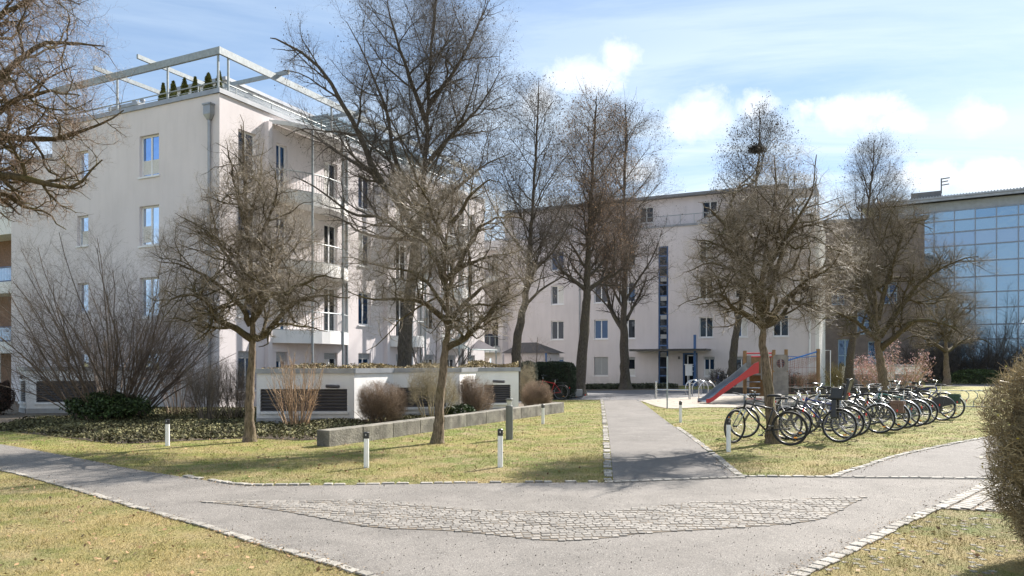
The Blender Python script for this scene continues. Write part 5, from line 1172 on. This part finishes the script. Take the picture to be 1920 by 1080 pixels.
# low retaining wall of concrete blocks
wa, wz = Vector((*G(617, 838), 0)), Vector((*G(1058, 773), 0)); dW = (wz - wa).normalized(); nW = Vector((dW.y, -dW.x, 0)); Lw = (wz - wa).length
root = empty('concrete_wall', wa, 'low weathered concrete wall with dark moss stains along the lawn', 'wall'); nb = 11
for i in range(nb):
    mb = MB(); a = wa + dW * (Lw * i / nb + .006) + UP * -.05 - nW * random.uniform(0, .006); mb.obox(a, dW * (Lw / nb - .012), -nW * .32, UP * (.37 + random.uniform(-.004, .004))); mb.build('block', M_CONC, root, bevel=.012)
# long dark planter wall behind the playground
pa, pz = at(1350, 39.5), at(1742, 38.5); d = (pz - pa); mb = MB(); mb.obox(pa, d, Vector((0, .35, 0)), UP * .36)
tag(mb.build('planter_wall', mat('dark_timber', (.05, .045, .04), .8, 0, .3, 4), org=pa), 'long low dark timber wall behind the playground and racks', 'wall')
# ------------------------------------------------------------------ posts and lamp
def marker(i, px, py, h, label):
    g = G(px, py); r = empty('marker_post', (g[0], g[1], 0), label, 'marker post', 'white marker posts on the lawn'); c = Vector((g[0], g[1], 0))
    w = .042; mb = MB(); mb.lathe(c, [(w * .95, -.05), (w, 0), (w * .96, h * .82)], 12); mb.build('post', M_POSTW, r, smooth=False)
    mb = MB(); mb.lathe(c, [(w * 1.04, h * .82 + .001), (w * 1.04, h * .985), (w * .8, h)], 12); mb.build('cap', M_BPAINT, r)
    mb = MB(); mb.obox(c + Vector((-.008, -w * 1.04 - .003, h * .90)), (.016, 0, 0), (0, .006, 0), (0, 0, .03)); mb.build('reflector', M_SILVER, r)
for i, (px, py, yt, lb) in enumerate([(314, 836, 786, 'white marker post with black cap before the ivy under the hazel'), (687, 877, 810, 'white marker post with black cap below the near end of the concrete wall'),
                                      (938, 876, 804, 'white marker post with black cap just below the grey lamp bollard'), (1018, 795, 758, 'white marker post with black cap near the far end of the concrete wall'),
                                      (1276, 792, 752, 'white marker post with black cap on the grass left below the slide'), (1366, 847, 785, 'white marker post with black cap beside the leaning bicycle')]):
    g = G(px, py); marker(i, px, py, (py - yt) * g[1] / FPX, lb)
g = G(955, 824); c = Vector((g[0], g[1], 0)); bl = empty('lamp_bollard', c, 'round grey lamp bollard on the lawn before the concrete wall', 'lamp')
MB().lathe(c, [(.078, 0), (.078, .72), (.074, .725)], 20).build('post', M_BOLL, bl); MB().lathe(c, [(.05, .726), (.055, .80), (.062, .838)], 20).build('lens', mat('opal_glass', (.55, .55, .52), .3), bl); MB().lathe(c, [(.08, .839), (.08, .87), (.075, .876)], 20).build('cap', M_BOLL, bl)
g = G(1251, 766); c = Vector((g[0], g[1], 0)); MBp = MB(); MBp.tube([c, c + UP * zof(668, g[1])], .026, 8)
tag(MBp.build('metal_pole', M_STEEL, org=c), 'slim bare metal pole at the corner of the sand area', 'pole')
# barrier rail and bicycle hoops
c = Vector((*G(1262, 748), 0)); br = empty('barrier_rail', c, 'low steel rail between two posts before the entrance', 'rail'); a, b = at(1230, c.y), at(1293, c.y - .5)
for p in (a, b): MB().tube([p, p + UP * .76, p + UP * .80], [.055, .055, .04], 10).build('post', M_CHROME, br)
MB().tube([a + UP * .42, b + UP * .42], .025, 8).build('bar', M_CHROME, br)
hoop = None
for i, (px, py, w) in enumerate([(1300, 741, .8), (1313, 743, .95), (1326, 747, 1.0), (1306, 738, .8)]):
    g = G(px, py); mb = MB(); pts = [(-.42, 0, 0), (-.42, 0, .4)] + [(-.42 * math.cos(a), 0, .4 + .38 * math.sin(a)) for a in np.linspace(.2, math.pi - .2, 9)] + [(.42, 0, .4), (.42, 0, 0)]
    if hoop is None: hoop = mb.tube(pts, .025, 8).build('bicycle_hoop', M_CHROME, smooth=True); o = hoop
    else: o = hoop.copy(); COL.objects.link(o)
    o.location = (g[0], g[1], 0); o.rotation_euler = (0, 0, R_(12)); tag(o, ['leftmost steel bicycle hoop by the barrier rail', 'middle steel bicycle hoop', 'nearest steel bicycle hoop by the slide foot', 'farthest steel bicycle hoop toward the entrance door'][i], 'bicycle hoop', 'steel bicycle hoops before the entrance')
# ------------------------------------------------------------------ playground tower
YT = 31.2; T0 = at(1418, YT); pt_ = empty('playground_tower', T0, 'timber playground tower with red and steel slide and porthole board', 'playground')
ux, uy = Vector((.96, -.28, 0)).normalized(), Vector((.28, .96, 0)).normalized(); A_ = at(1397, YT)
for (x, y, ht) in ((0, 0, 2.15), (1.12, 0, 2.1), (1.62, .12, 2.2), (0, 1.1, 2.15), (1.2, 1.15, 2.2)):
    p = A_ + ux * x + uy * y; MB().tube([p + UP * .35, p + UP * ht], .07, 10).build('timber_post', M_WOOD, pt_); MB().tube([p, p + UP * .349], .05, 8).build('post_foot', M_STEEL, pt_)
mb = MB(); mb.obox(A_ + ux * -.02 + uy * -.0 + UP * 1.12, ux * 1.2, uy * 1.2, UP * .06); mb.build('platform', M_WOODG, pt_)
mb = MB()
bx_ = A_ + ux * 1.02 - uy * .075; R0 = .16; cz = 1.62; cxx = .38; k = 20
ring = [(cxx + R0 * math.cos(2 * math.pi * i / k), cz + R0 * 1.15 * math.sin(2 * math.pi * i / k)) for i in range(k)]
def sq(i): a = 2 * math.pi * i / k; c_, s_ = math.cos(a), math.sin(a); m_ = max(abs(c_), abs(s_)); return (cxx + .30 * c_ / m_, cz + .36 * s_ / m_)
for i in range(k):
    j = (i + 1) % k; q = [ring[i], ring[j], sq(j), sq(i)]
    mb.quad(*[bx_ + ux * x + UP * z for x, z in q]); mb.quad(*[bx_ + ux * x + uy * .04 + UP * z for x, z in q]); mb.quad(*[bx_ + ux * ring[t][0] + uy * w + UP * ring[t][1] for t, w in ((i, 0), (j, 0), (j, .04), (i, .04))])
mb.obox(bx_ + ux * .08 + UP * .30, ux * .60, uy * .04, UP * .96); mb.build('porthole_board', M_WOODG, pt_)
mb = MB()
for i in range(5): x = cxx - .14 + .07 * i; mb.tube([bx_ + ux * x + uy * .02 + UP * (cz - .17), bx_ + ux * (x + .02) + uy * .02 + UP * (cz + .17)], .008, 4); mb.tube([bx_ + ux * (cxx - .16) + uy * .02 + UP * (cz - .14 + .07 * i), bx_ + ux * (cxx + .16) + uy * .02 + UP * (cz - .14 + .07 * i)], .008, 4)
mb.build('porthole_net', M_ROPE, pt_)
mb = MB(); mb.obox(A_ + ux * .62 - uy * .06 + UP * .95, ux * .34, uy * .04, UP * 1.0); mb.obox(A_ - ux * .02 + ux * .08 - uy * .06 + UP * 1.45, ux * .18, uy * .04, UP * .5); mb.build('side_board', M_WOODG, pt_)
mb = MB(); mb.obox(A_ + ux * .2 + uy * 1.2 + UP * .2, ux * .9, uy * .04, UP * 1.7); mb.build('back_board', M_WOOD, pt_)
for z in (1.9, 2.04): MB().tube([A_ + ux * .05 + UP * z, A_ + ux * 1.1 + UP * z], .028, 8).build('top_bar', M_RED, pt_)
for z in (.35, .6, .85): MB().tube([A_ + ux * .06 - uy * .02 + UP * z, A_ + ux * .60 - uy * .02 + UP * z], .022, 8).build('rung', M_CHROME if z > .3 else M_RED, pt_)
MB().tube([A_ + ux * .06 + UP * .14, A_ + ux * .66 + UP * .14], .02, 8).build('foot_bar', M_RED, pt_)
# slide
top = A_ + ux * .36 - uy * .10 + UP * 1.22; bot = at(1327, 29.9) + UP * .16; dh = Vector((bot.x - top.x, bot.y - top.y, 0)); LS = dh.length; dh /= LS; wn = Vector((dh.y, -dh.x, 0))
if wn.y > 0: wn = -wn          # near side
prof = [(0, 1.28), (.10, 1.24), (.25, 1.10), (.45, .88), (.65, .62), (.82, .40), (.92, .26), (.98, .18), (1.05, .12), (1.12, .11)]
pr = [Vector((top.x, top.y, 0)) + dh * (LS * s_ / 1.0) + UP * z for s_, z in prof]
w2 = .24; bed, inn, red = MB(), MB(), MB()
for a, b in zip(pr[:-1], pr[1:]):
    bed.quad(a - wn * w2, b - wn * w2, b + wn * w2, a + wn * w2); bed.quad(a - wn * w2 - UP * .02, a + wn * w2 - UP * .02, b + wn * w2 - UP * .02, b - wn * w2 - UP * .02)
    ha = .20 + .22 * max(0, (a.z - 1.0) / .28); hb = .20 + .22 * max(0, (b.z - 1.0) / .28); ha *= min(1, .45 + a.z); hb *= min(1, .45 + b.z)
    for sgn_ in (1, -1):
        m_ = inn; i0 = len(m_.v); o1 = wn * w2 * sgn_; o2 = wn * (w2 + .018) * sgn_
        m_.quad(a + o1 - UP * .03, b + o1 - UP * .03, b + o1 + UP * hb, a + o1 + UP * ha); m_.quad(a + o1 + UP * ha, b + o1 + UP * hb, b + o2 + UP * hb, a + o2 + UP * ha)
        red.quad(a + o2 * 1.01 - UP * .06, b + o2 * 1.01 - UP * .06, b + o2 * 1.01 + UP * (hb - .01), a + o2 * 1.01 + UP * (ha - .01)); red.quad(a + o2 * 1.01 - UP * .06, b + o2 * 1.01 - UP * .06, b + o1 * 1.01 - UP * .06, a + o1 * 1.01 - UP * .06)
sl_ = bed.build('slide_chute', mat('slide_steel', (.30, .36, .44), .35, .7, .1), pt_, smooth=True); inn.build('slide_rim', M_ALU, sl_); red.build('slide_flank', M_RED, sl_)
mb = MB(); mb.tube([pr[-3] - UP * .02, Vector((pr[-3].x, pr[-3].y, -.05))], .03, 6); mb.build('slide_foot', M_STEEL, sl_)
# climbing net
pe = at(1534, YT - .2); ps = A_ + ux * 1.62 + uy * .12; nt_ = empty('climbing_net', pe, 'rope climbing net with blue rail between tower and timber post', 'climbing net')
MB().tube([pe, pe + UP * 2.22], .075, 10).build('timber_post', M_WOOD, nt_)
MB().tube([ps + UP * 1.72, pe + UP * 2.12], .028, 8).build('rail', M_ROPEB, nt_)
MB().tube([ps + UP * 1.93 + (pe - ps) * (i / 10) - UP * .05 * math.sin(math.pi * i / 10) for i in range(11)], .014, 5).build('top_rope', M_ROPEB, nt_)
mb = MB()
for i in range(1, 14): p = ps + (pe - ps) * (i / 14); q = p + uy * .6; mb.tube([p + UP * (1.86), q + UP * (1.1 + .75 * i / 14)], .006, 3)
for i in range(7): mb.tube([ps + uy * .1 * i + UP * (1.9 - .13 * i), pe + uy * .05 * i + UP * (1.95 - .03 * i)], .006, 3)
for i in range(1, 8): p = ps + (pe - ps) * (i / 8) ; mb.tube([p + UP * .15, p + UP * 1.85], .007, 3)
for z in (.4, .75, 1.1, 1.45): mb.tube([ps + UP * z, pe + UP * z], .007, 3)
mb.build('net', M_ROPE, nt_)
gp_ = at(1557, YT - .3); gf = MB(); gf.tube([pe + UP * 2.16 + Vector((.05, 0, 0)), gp_ + UP * 2.16, gp_], .022, 6); tag(gf.build('bent_pipe', M_FRAME, org=gp_), 'thin pale bent metal pipe right of the climbing net post', 'pipe')
# wave shaped rack at the far right
wr_ = MB(); c = Vector((*G(1826, 763), 0)); wv = empty('bicycle_rack', c, 'empty wave shaped steel bicycle rack near the big hedge', 'bicycle rack')
for i in range(3):
    q = c + Vector((-.35 + i * .32, .0, 0)); wr_.tube([q, q + Vector((.03, 0, .22)), q + Vector((.16, 0, .36)), q + Vector((.16, 0, .50)), q + Vector((.02, 0, .60)), q + Vector((-.12, 0, .62))], .016, 6)
wr_.build('wave_bars', M_STEEL, wv, smooth=True); wr_ = MB(); wr_.tube([c + Vector((-2.2, .1, .60)), c + Vector((.8, -.05, .60))], .02, 6); wr_.tube([c + Vector((-.6, 0, .02)), c + Vector((.6, -.05, .02))], .018, 6); wr_.build('rails', M_STEEL, wv)
# ------------------------------------------------------------------ bicycles
def bicycle(label, rear, heading, lean=0, paint=M_BPAINT, sad=.95, bar='flat', step=False, fender=M_BPAINT, rack=True, tyre_wall=M_BLACK, rim=M_ALU, extra=None, steer=0, r=.345, group='bicycles parked at the rack', name='bicycle'):
    rt = empty(name, (0, 0, 0), label, 'bicycle', group); O = Vector
    rh, fh, bb = O((-.53, 0, r)), O((.53, 0, r)), O((-.08, 0, .29)); stt = O((-.24, 0, .78)); ht, hbm = O((.30, 0, .88)), O((.345, 0, .72))
    f = MB(); T = f.tube
    T([bb, stt], .017, 8); T([hbm, ht], .022, 8); T([bb, hbm + O((-.01, 0, .03))], .021, 8)
    if step: T([hbm + O((-.02, 0, .08)), O((.05, 0, .50)), O((-.16, 0, .52))], .017, 8)
    else: T([stt + O((.01, 0, -.05)), ht + O((.01, 0, -.04))], .018, 8)
    for s in (-1, 1): T([bb + O((0, .04 * s, 0)), rh + O((0, .065 * s, 0))], .010, 6); T([stt + O((0, .02 * s, -.06)), rh + O((0, .065 * s, 0))], .009, 6)
    f.build('frame', paint, rt, smooth=True)
    def wheel(h, nm, st=0):
        ca, sa = math.cos(st), math.sin(st); w = MB(); w.torus((0, 0, 0), r - .019, .019, 36, 8); ww = w.build(nm, tyre_wall, rt, smooth=True); ww.location = h; ww.rotation_euler = (0, 0, st)
        q = MB(); q.torus((0, 0, 0), r - .045, .008, 36, 6); q.tube([(0, -.045, 0), (0, .045, 0)], .018, 8)
        q2 = MB()
        for i in range(28):
            a = 2 * math.pi * i / 28; sd_ = .03 if i % 2 else -.03; q2.tube([(.015 * math.cos(a + .6), sd_, .015 * math.sin(a + .6)), ((r - .055) * math.cos(a), 0, (r - .055) * math.sin(a))], .0016, 3, False)
        q.v += []; qo = q.build('rim', rim, rt, smooth=True); qo.parent = ww; s2 = q2.build('spokes', M_ALU, rt); s2.parent = ww
        return ww
    wheel(rh, 'wheel'); wheel(fh, 'wheel', steer)
    fk = MB(); ca, sa = math.cos(steer), math.sin(steer)
    for s in (-1, 1): fk.tube([hbm + O((-sa * .055 * s, ca * .055 * s, -.02)), fh + O((-sa * .058 * s, ca * .058 * s, 0))], .013, 6)
    fk.tube([hbm + O((0, -.06, -.02)), hbm + O((0, .06, -.02))], .016, 6); fk.build('fork', paint if steer == 0 else M_SILVER, rt, smooth=True)
    hb_ = MB(); st0 = ht + O((-.03, 0, .10)); hb_.tube([ht, ht + O((-.015, 0, .08)), st0 + O((.05, 0, .02))], .015, 6); cb = st0 + O((.05, 0, .02))
    if bar == 'flat': L = [(-.03, -.31, .02), (.0, -.12, .01), (0, 0, 0), (.0, .12, .01), (-.03, .31, .02)]
    elif bar == 'drop': L = [(.0, -.2, -.12), (.10, -.2, -.06), (.09, -.2, .02), (0, -.16, .03), (0, 0, 0), (0, .16, .03), (.09, .2, .02), (.10, .2, -.06), (0, .2, -.12)]
    else: L = [(-.26, -.29, .06), (-.10, -.29, .08), (.0, -.16, .08), (0, -.04, 0), (0, .04, 0), (0, .16, .08), (-.10, .29, .08), (-.26, .29, .06)]
    pts = [cb + O((x * ca - y * sa, x * sa + y * ca, z)) for x, y, z in L]; hb_.tube(pts, .012, 6); ho = hb_.build('handlebar', M_CHROME if bar != 'drop' else M_BPAINT, rt, smooth=True)
    gb = MB(); gb.tube(pts[:2], .017, 6); gb.tube(pts[-2:], .017, 6); gb.build('grips', M_BLACK, ho)
    sd_ = MB(); zt = sad
    i0 = len(sd_.v); prof_ = [(-.13, .03, 0), (-.12, .075, .01), (-.06, .085, .015), (.02, .04, .01), (.10, .022, .005), (.15, .012, -.01)]
    for (x, w_2, z) in prof_:
        for (yy_, zz) in ((-w_2, -.025), (-w_2, .0), (-w_2 * .6, .018), (w_2 * .6, .018), (w_2, .0), (w_2, -.025)): sd_.v.append((stt.x - .02 + x, yy_, zt + z + zz))
    for a in range(len(prof_) - 1):
        for b in range(6): sd_.f.append((i0 + a * 6 + b, i0 + a * 6 + (b + 1) % 6, i0 + a * 6 + 6 + (b + 1) % 6, i0 + a * 6 + 6 + b))
    sd_.f += [tuple(i0 + b for b in range(6)), tuple(i0 + 30 + b for b in range(6))[::-1]]
    so_ = sd_.build('saddle', M_BLACK, rt, smooth=True); MB().tube([stt - UP * .05, O((stt.x - .02, 0, zt - .01))], .014, 6).build('seat_post', M_CHROME, so_)
    cr_ = MB(); cr_.torus((bb.x, -.05, bb.z), .085, .006, 20, 4); cr_.tube([bb + O((0, -.06, 0)), bb + O((.12, -.07, -.12))], .010, 6); cr_.tube([bb + O((0, .06, 0)), bb + O((-.12, .07, .12))], .010, 6)
    cr_.obox(bb + O((.08, -.15, -.135)), (.09, 0, 0), (0, .08, 0), (0, 0, .02)); cr_.obox(bb + O((-.16, .07, .11)), (.09, 0, 0), (0, .08, 0), (0, 0, .02))
    cr_.tube([(bb.x, -.05, bb.z + .085), (rh.x, -.05, rh.z + .03)], .004, 4); cr_.tube([(bb.x, -.05, bb.z - .085), (rh.x, -.05, rh.z - .03)], .004, 4); cr_.build('crank', M_GREYP, rt)
    if fender:
        fd = MB()
        for h, a0, a1 in ((rh, 25, 190), (fh, 35, 165)):
            i0 = len(fd.v); K = 14
            for i in range(K + 1):
                a = R_(a0 + (a1 - a0) * i / K)
                for (rr2, y) in ((r + .012, -.032), (r + .024, 0), (r + .012, .032)): 
                    x_, y_ = rr2 * math.cos(a), y; 
                    if h is fh: x_, y_ = x_ * ca - y_ * sa, x_ * sa + y_ * ca
                    fd.v.append((h.x + x_, y_, h.z + rr2 * math.sin(a)))
            for i in range(K):
                for j in (0, 1): fd.f.append((i0 + i * 3 + j, i0 + i * 3 + j + 1, i0 + i * 3 + j + 4, i0 + i * 3 + j + 3))
        fd.build('mudguards', fender, rt, smooth=True)
    if rack:
        rk = MB(); z = r * 2 + .07
        for s in (-1, 1): rk.tube([(-.30, .05 * s, z), (-.78, .06 * s, z)], .006, 4); rk.tube([(-.62, .06 * s, z), (rh.x, .075 * s, r)], .005, 4)
        for i in range(4): rk.tube([(-.34 - i * .14, -.06, z), (-.34 - i * .14, .06, z)], .005, 4)
        rk.build('rack', M_GREYP, rt)
    rlx = MB(); rlx.obox((-.915 if fender else -.80, -.03, r + .17 if fender else z - .02 if rack else .7), (.02, 0, 0), (0, .06, 0), (0, 0, .055)); rlx.build('rear_light', M_REDL, rt)
    for (h, a) in ((rh, 4.2), (fh, .9)): q = MB(); q.obox((h.x + .22 * math.cos(a) - .03, -.012, h.z + .22 * math.sin(a)), (.06, 0, 0), (0, .024, 0), (0, 0, .022)); q.build('spoke_reflector', M_ORANGE, rt)
    if extra: extra(rt)
    g = G(*rear); hd = Vector((math.cos(heading), math.sin(heading), 0)); rt.rotation_euler = (lean, 0, heading); rt.location = Vector((g[0], g[1], 0)) + hd * .53 
    return rt
def child_seat(rt):
    s = MB(); s.obox((-.62, -.16, .88), (.30, 0, 0), (0, .32, 0), (0, 0, .07)); s.obox((-.66, -.16, .88), (.06, 0, 0), (0, .32, 0), (-.10, 0, .42)); s.obox((-.60, -.17, .90), (.24, 0, 0), (0, .03, 0), (-.05, 0, .22)); s.obox((-.60, .14, .90), (.24, 0, 0), (0, .03, 0), (-.05, 0, .22))
    s.obox((-.77, -.13, 1.27), (.12, 0, 0), (0, .26, 0), (-.02, 0, .05)); s.obox((-.50, -.19, .50), (.10, 0, 0), (0, .06, 0), (0, 0, .38)); s.obox((-.50, .13, .50), (.10, 0, 0), (0, .06, 0), (0, 0, .38))
    s.build('child_seat', M_BPAINT, rt, bevel=.015); q = MB(); q.tube([(-.70, 0, 1.0), (-.725, 0, 1.0)], .035, 10); q.build('seat_reflector', M_REDL, rt)
def bags(m_, nm):
    def fn(rt):
        for s in (-1, 1): b = MB(); b.obox((-.76, .10 * s - (.09 if s < 0 else 0), .44), (.27, 0, 0), (0, .09, 0), (.02, 0, .27)); b.obox((-.77, .10 * s - (.10 if s < 0 else .01), .63), (.31, 0, 0), (0, .11, 0), (.02, 0, .10)); b.obox((-.66, .10 * s - (.115 if s < 0 else -.09), .46), (.03, 0, 0), (0, .02, 0), (0, 0, .24)); b.build(nm, m_, rt, bevel=.03)
    return fn
def dress_guard(rt):
    g_ = MB(); n_ = 14
    for s in (-.05, .05):
        i0 = len(g_.v); g_.v.append((-.44, s, .36))
        for i in range(n_): a = R_(30 + 125 * i / (n_ - 1)); g_.v.append((-.53 + .35 * math.cos(a), s, .345 + .35 * math.sin(a)))
        for i in range(n_ - 1): g_.f.append((i0, i0 + 1 + i, i0 + 2 + i))
    g_.build('dress_guard', M_BPAINT, rt); c_ = MB(); c_.obox((-.56, -.075, .27), (.60, 0, 0), (0, .04, 0), (0, 0, .12)); c_.build('chain_case', M_BPAINT, rt, bevel=.02)
def front_basket(rt):
    b = MB()
    for i in range(9): x = .38 + .3 * i / 8; b.tube([(x, -.17, .82), (x, -.17, 1.02)], .004, 3); b.tube([(x, .17, .82), (x, .17, 1.02)], .004, 3); b.tube([(x, -.17, .82), (x, .17, .82)], .004, 3)
    for z in (.82, .89, .96, 1.02): b.tube([(.38, -.17, z), (.68, -.17, z), (.68, .17, z), (.38, .17, z), (.38, -.17, z)], .005, 3)
    b.build('wire_basket', M_GREYP, rt)
Hd = R_(146)
bicycle('black mountain bicycle leaning on the crooked maple, its front wheel turned', (1481, 836), R_(151), R_(-7), M_BPAINT, 1.0, fender=None, rack=False, steer=R_(66), r=.35, rim=M_BPAINT, group=None)
bicycle('bicycle hidden behind the leaning black one, grey with a red tail light', (1490, 826), R_(150), R_(4), M_GREYP, .88, 'drop', rack=True)
bicycle('grey bicycle with a black child seat and pale tyre rims', (1573, 830), Hd, R_(5), M_GREYP, .95, 'flat', extra=child_seat, rim=M_ALU)
bicycle('dark blue bicycle just behind the one with the child seat', (1588, 823), Hd + .03, R_(3), M_NAVY, .97, 'flat')
bicycle('silver bicycle with straight tubes, fourth wheel of the rack row', (1602, 818), Hd - .04, R_(5), M_SILVER, .92, 'swept', fender=None)
bicycle('bicycle with a big golden rear hub and black wire basket', (1648, 813), Hd + .05, R_(2), M_GREYP, .90, 'swept', step=True, fender=M_SILVER, extra=front_basket)
bicycle('bicycle carrying two worn brown pannier bags', (1676, 808), Hd, R_(4), M_BPAINT, .93, 'flat', fender=M_SILVER, extra=bags(M_BROWN, 'pannier'))
bicycle('black bicycle with a plain mudguard right of the brown panniers', (1697, 803), Hd - .05, R_(-3), M_BPAINT, .9, 'swept', step=True, fender=M_SILVER)
bicycle('teal city bicycle in the middle of the right half of the row', (1717, 800), Hd + .02, R_(4), M_TEAL, .95, 'flat', fender=M_SILVER)
bicycle('thin black bicycle directly left of the one with the closed skirt guard', (1731, 797), Hd + .06, R_(2), M_BPAINT, 1.0, 'flat', fender=M_BPAINT)
bicycle('black ladies bicycle with closed skirt guard and amber reflector', (1766, 789), Hd + .10, R_(3), M_BPAINT, .93, 'swept', step=True, fender=M_BPAINT, extra=dress_guard)
bicycle('bicycle with dark green canvas panniers at the right end of the row', (1784, 785), Hd - .02, R_(3), M_BPAINT, .98, 'swept', fender=M_SILVER, extra=bags(M_GREENB, 'pannier'))
G2 = 'bicycles standing from the far side of the rack'
for i, (px, py, m_, lb, bar) in enumerate([(1478, 790, M_SILVER, 'pale bicycle behind the maple trunk, seen through the climbing net', 'swept'), (1530, 784, M_NAVY, 'blue framed bicycle under the timber net post', 'flat'), (1592, 781, M_SILVER, 'silver bicycle on the far side behind the child seat', 'flat'),
                                       (1628, 779, M_GREYP, 'grey bicycle on the far side with raised handlebar', 'swept'), (1663, 776, M_BPAINT, 'black bicycle on the far side near the forked maple', 'flat'), (1700, 774, M_NAVY, 'dark blue bicycle on the far side behind the brown panniers', 'swept')]):
    bicycle(lb, (px, py), R_(-40) + i * .03, R_(-3), m_, .9 + .03 * (i % 3), bar, step=i % 2 == 0, fender=M_SILVER if i % 2 else M_BPAINT, group=G2)
G3 = 'distant bicycles near the houses'
for i, (px, py, m_, lb, h_) in enumerate([(1500, 727, M_RED, 'red bicycle far off beside the purplish shrub', 100), (1572, 729, M_SILVER, 'silver bicycle far off before the olive shrub', 80), (1590, 728, M_BPAINT, 'black bicycle far off at the slim tree trunk', 95),
                                      (1622, 727, M_SILVER, 'pale bicycle far off before the grey grille', 85), (1634, 727, M_RED, 'red and black bicycle far off left of the forked maple', 100), (1645, 728, M_NAVY, 'blue bicycle far off touching the forked maple trunk', 90),
                                      (1372, 731, M_BPAINT, 'black bicycle far off under the leaning alder', 200), (1348, 729, M_NAVY, 'blue bicycle far off behind the slide beside the dark shrub', 80)]):
    bicycle(lb, (px, py), R_(h_), R_(3), m_, .93, 'flat', group=G3)
bicycle('red bicycle standing behind the brown dome shaped shrub', (1052, 750), R_(168), R_(4), M_RED, .9, 'swept', group=None)
lb_ = bicycle('small black bicycle lying on its side by the dark hedge', (1074, 748), R_(150), R_(78), M_BPAINT, .85, 'flat', group=None); lb_.location.z = .06
c = Vector((*G(1070, 748), 0)); tag(MB().obox(c + Vector((-.05, .3, 0)), (.62, 0, 0), (0, .35, 0), (0, 0, .42)).build('concrete_block', M_CONC2, org=c, bevel=.015), 'grey concrete block beside the red bicycle at the dark hedge', 'block')
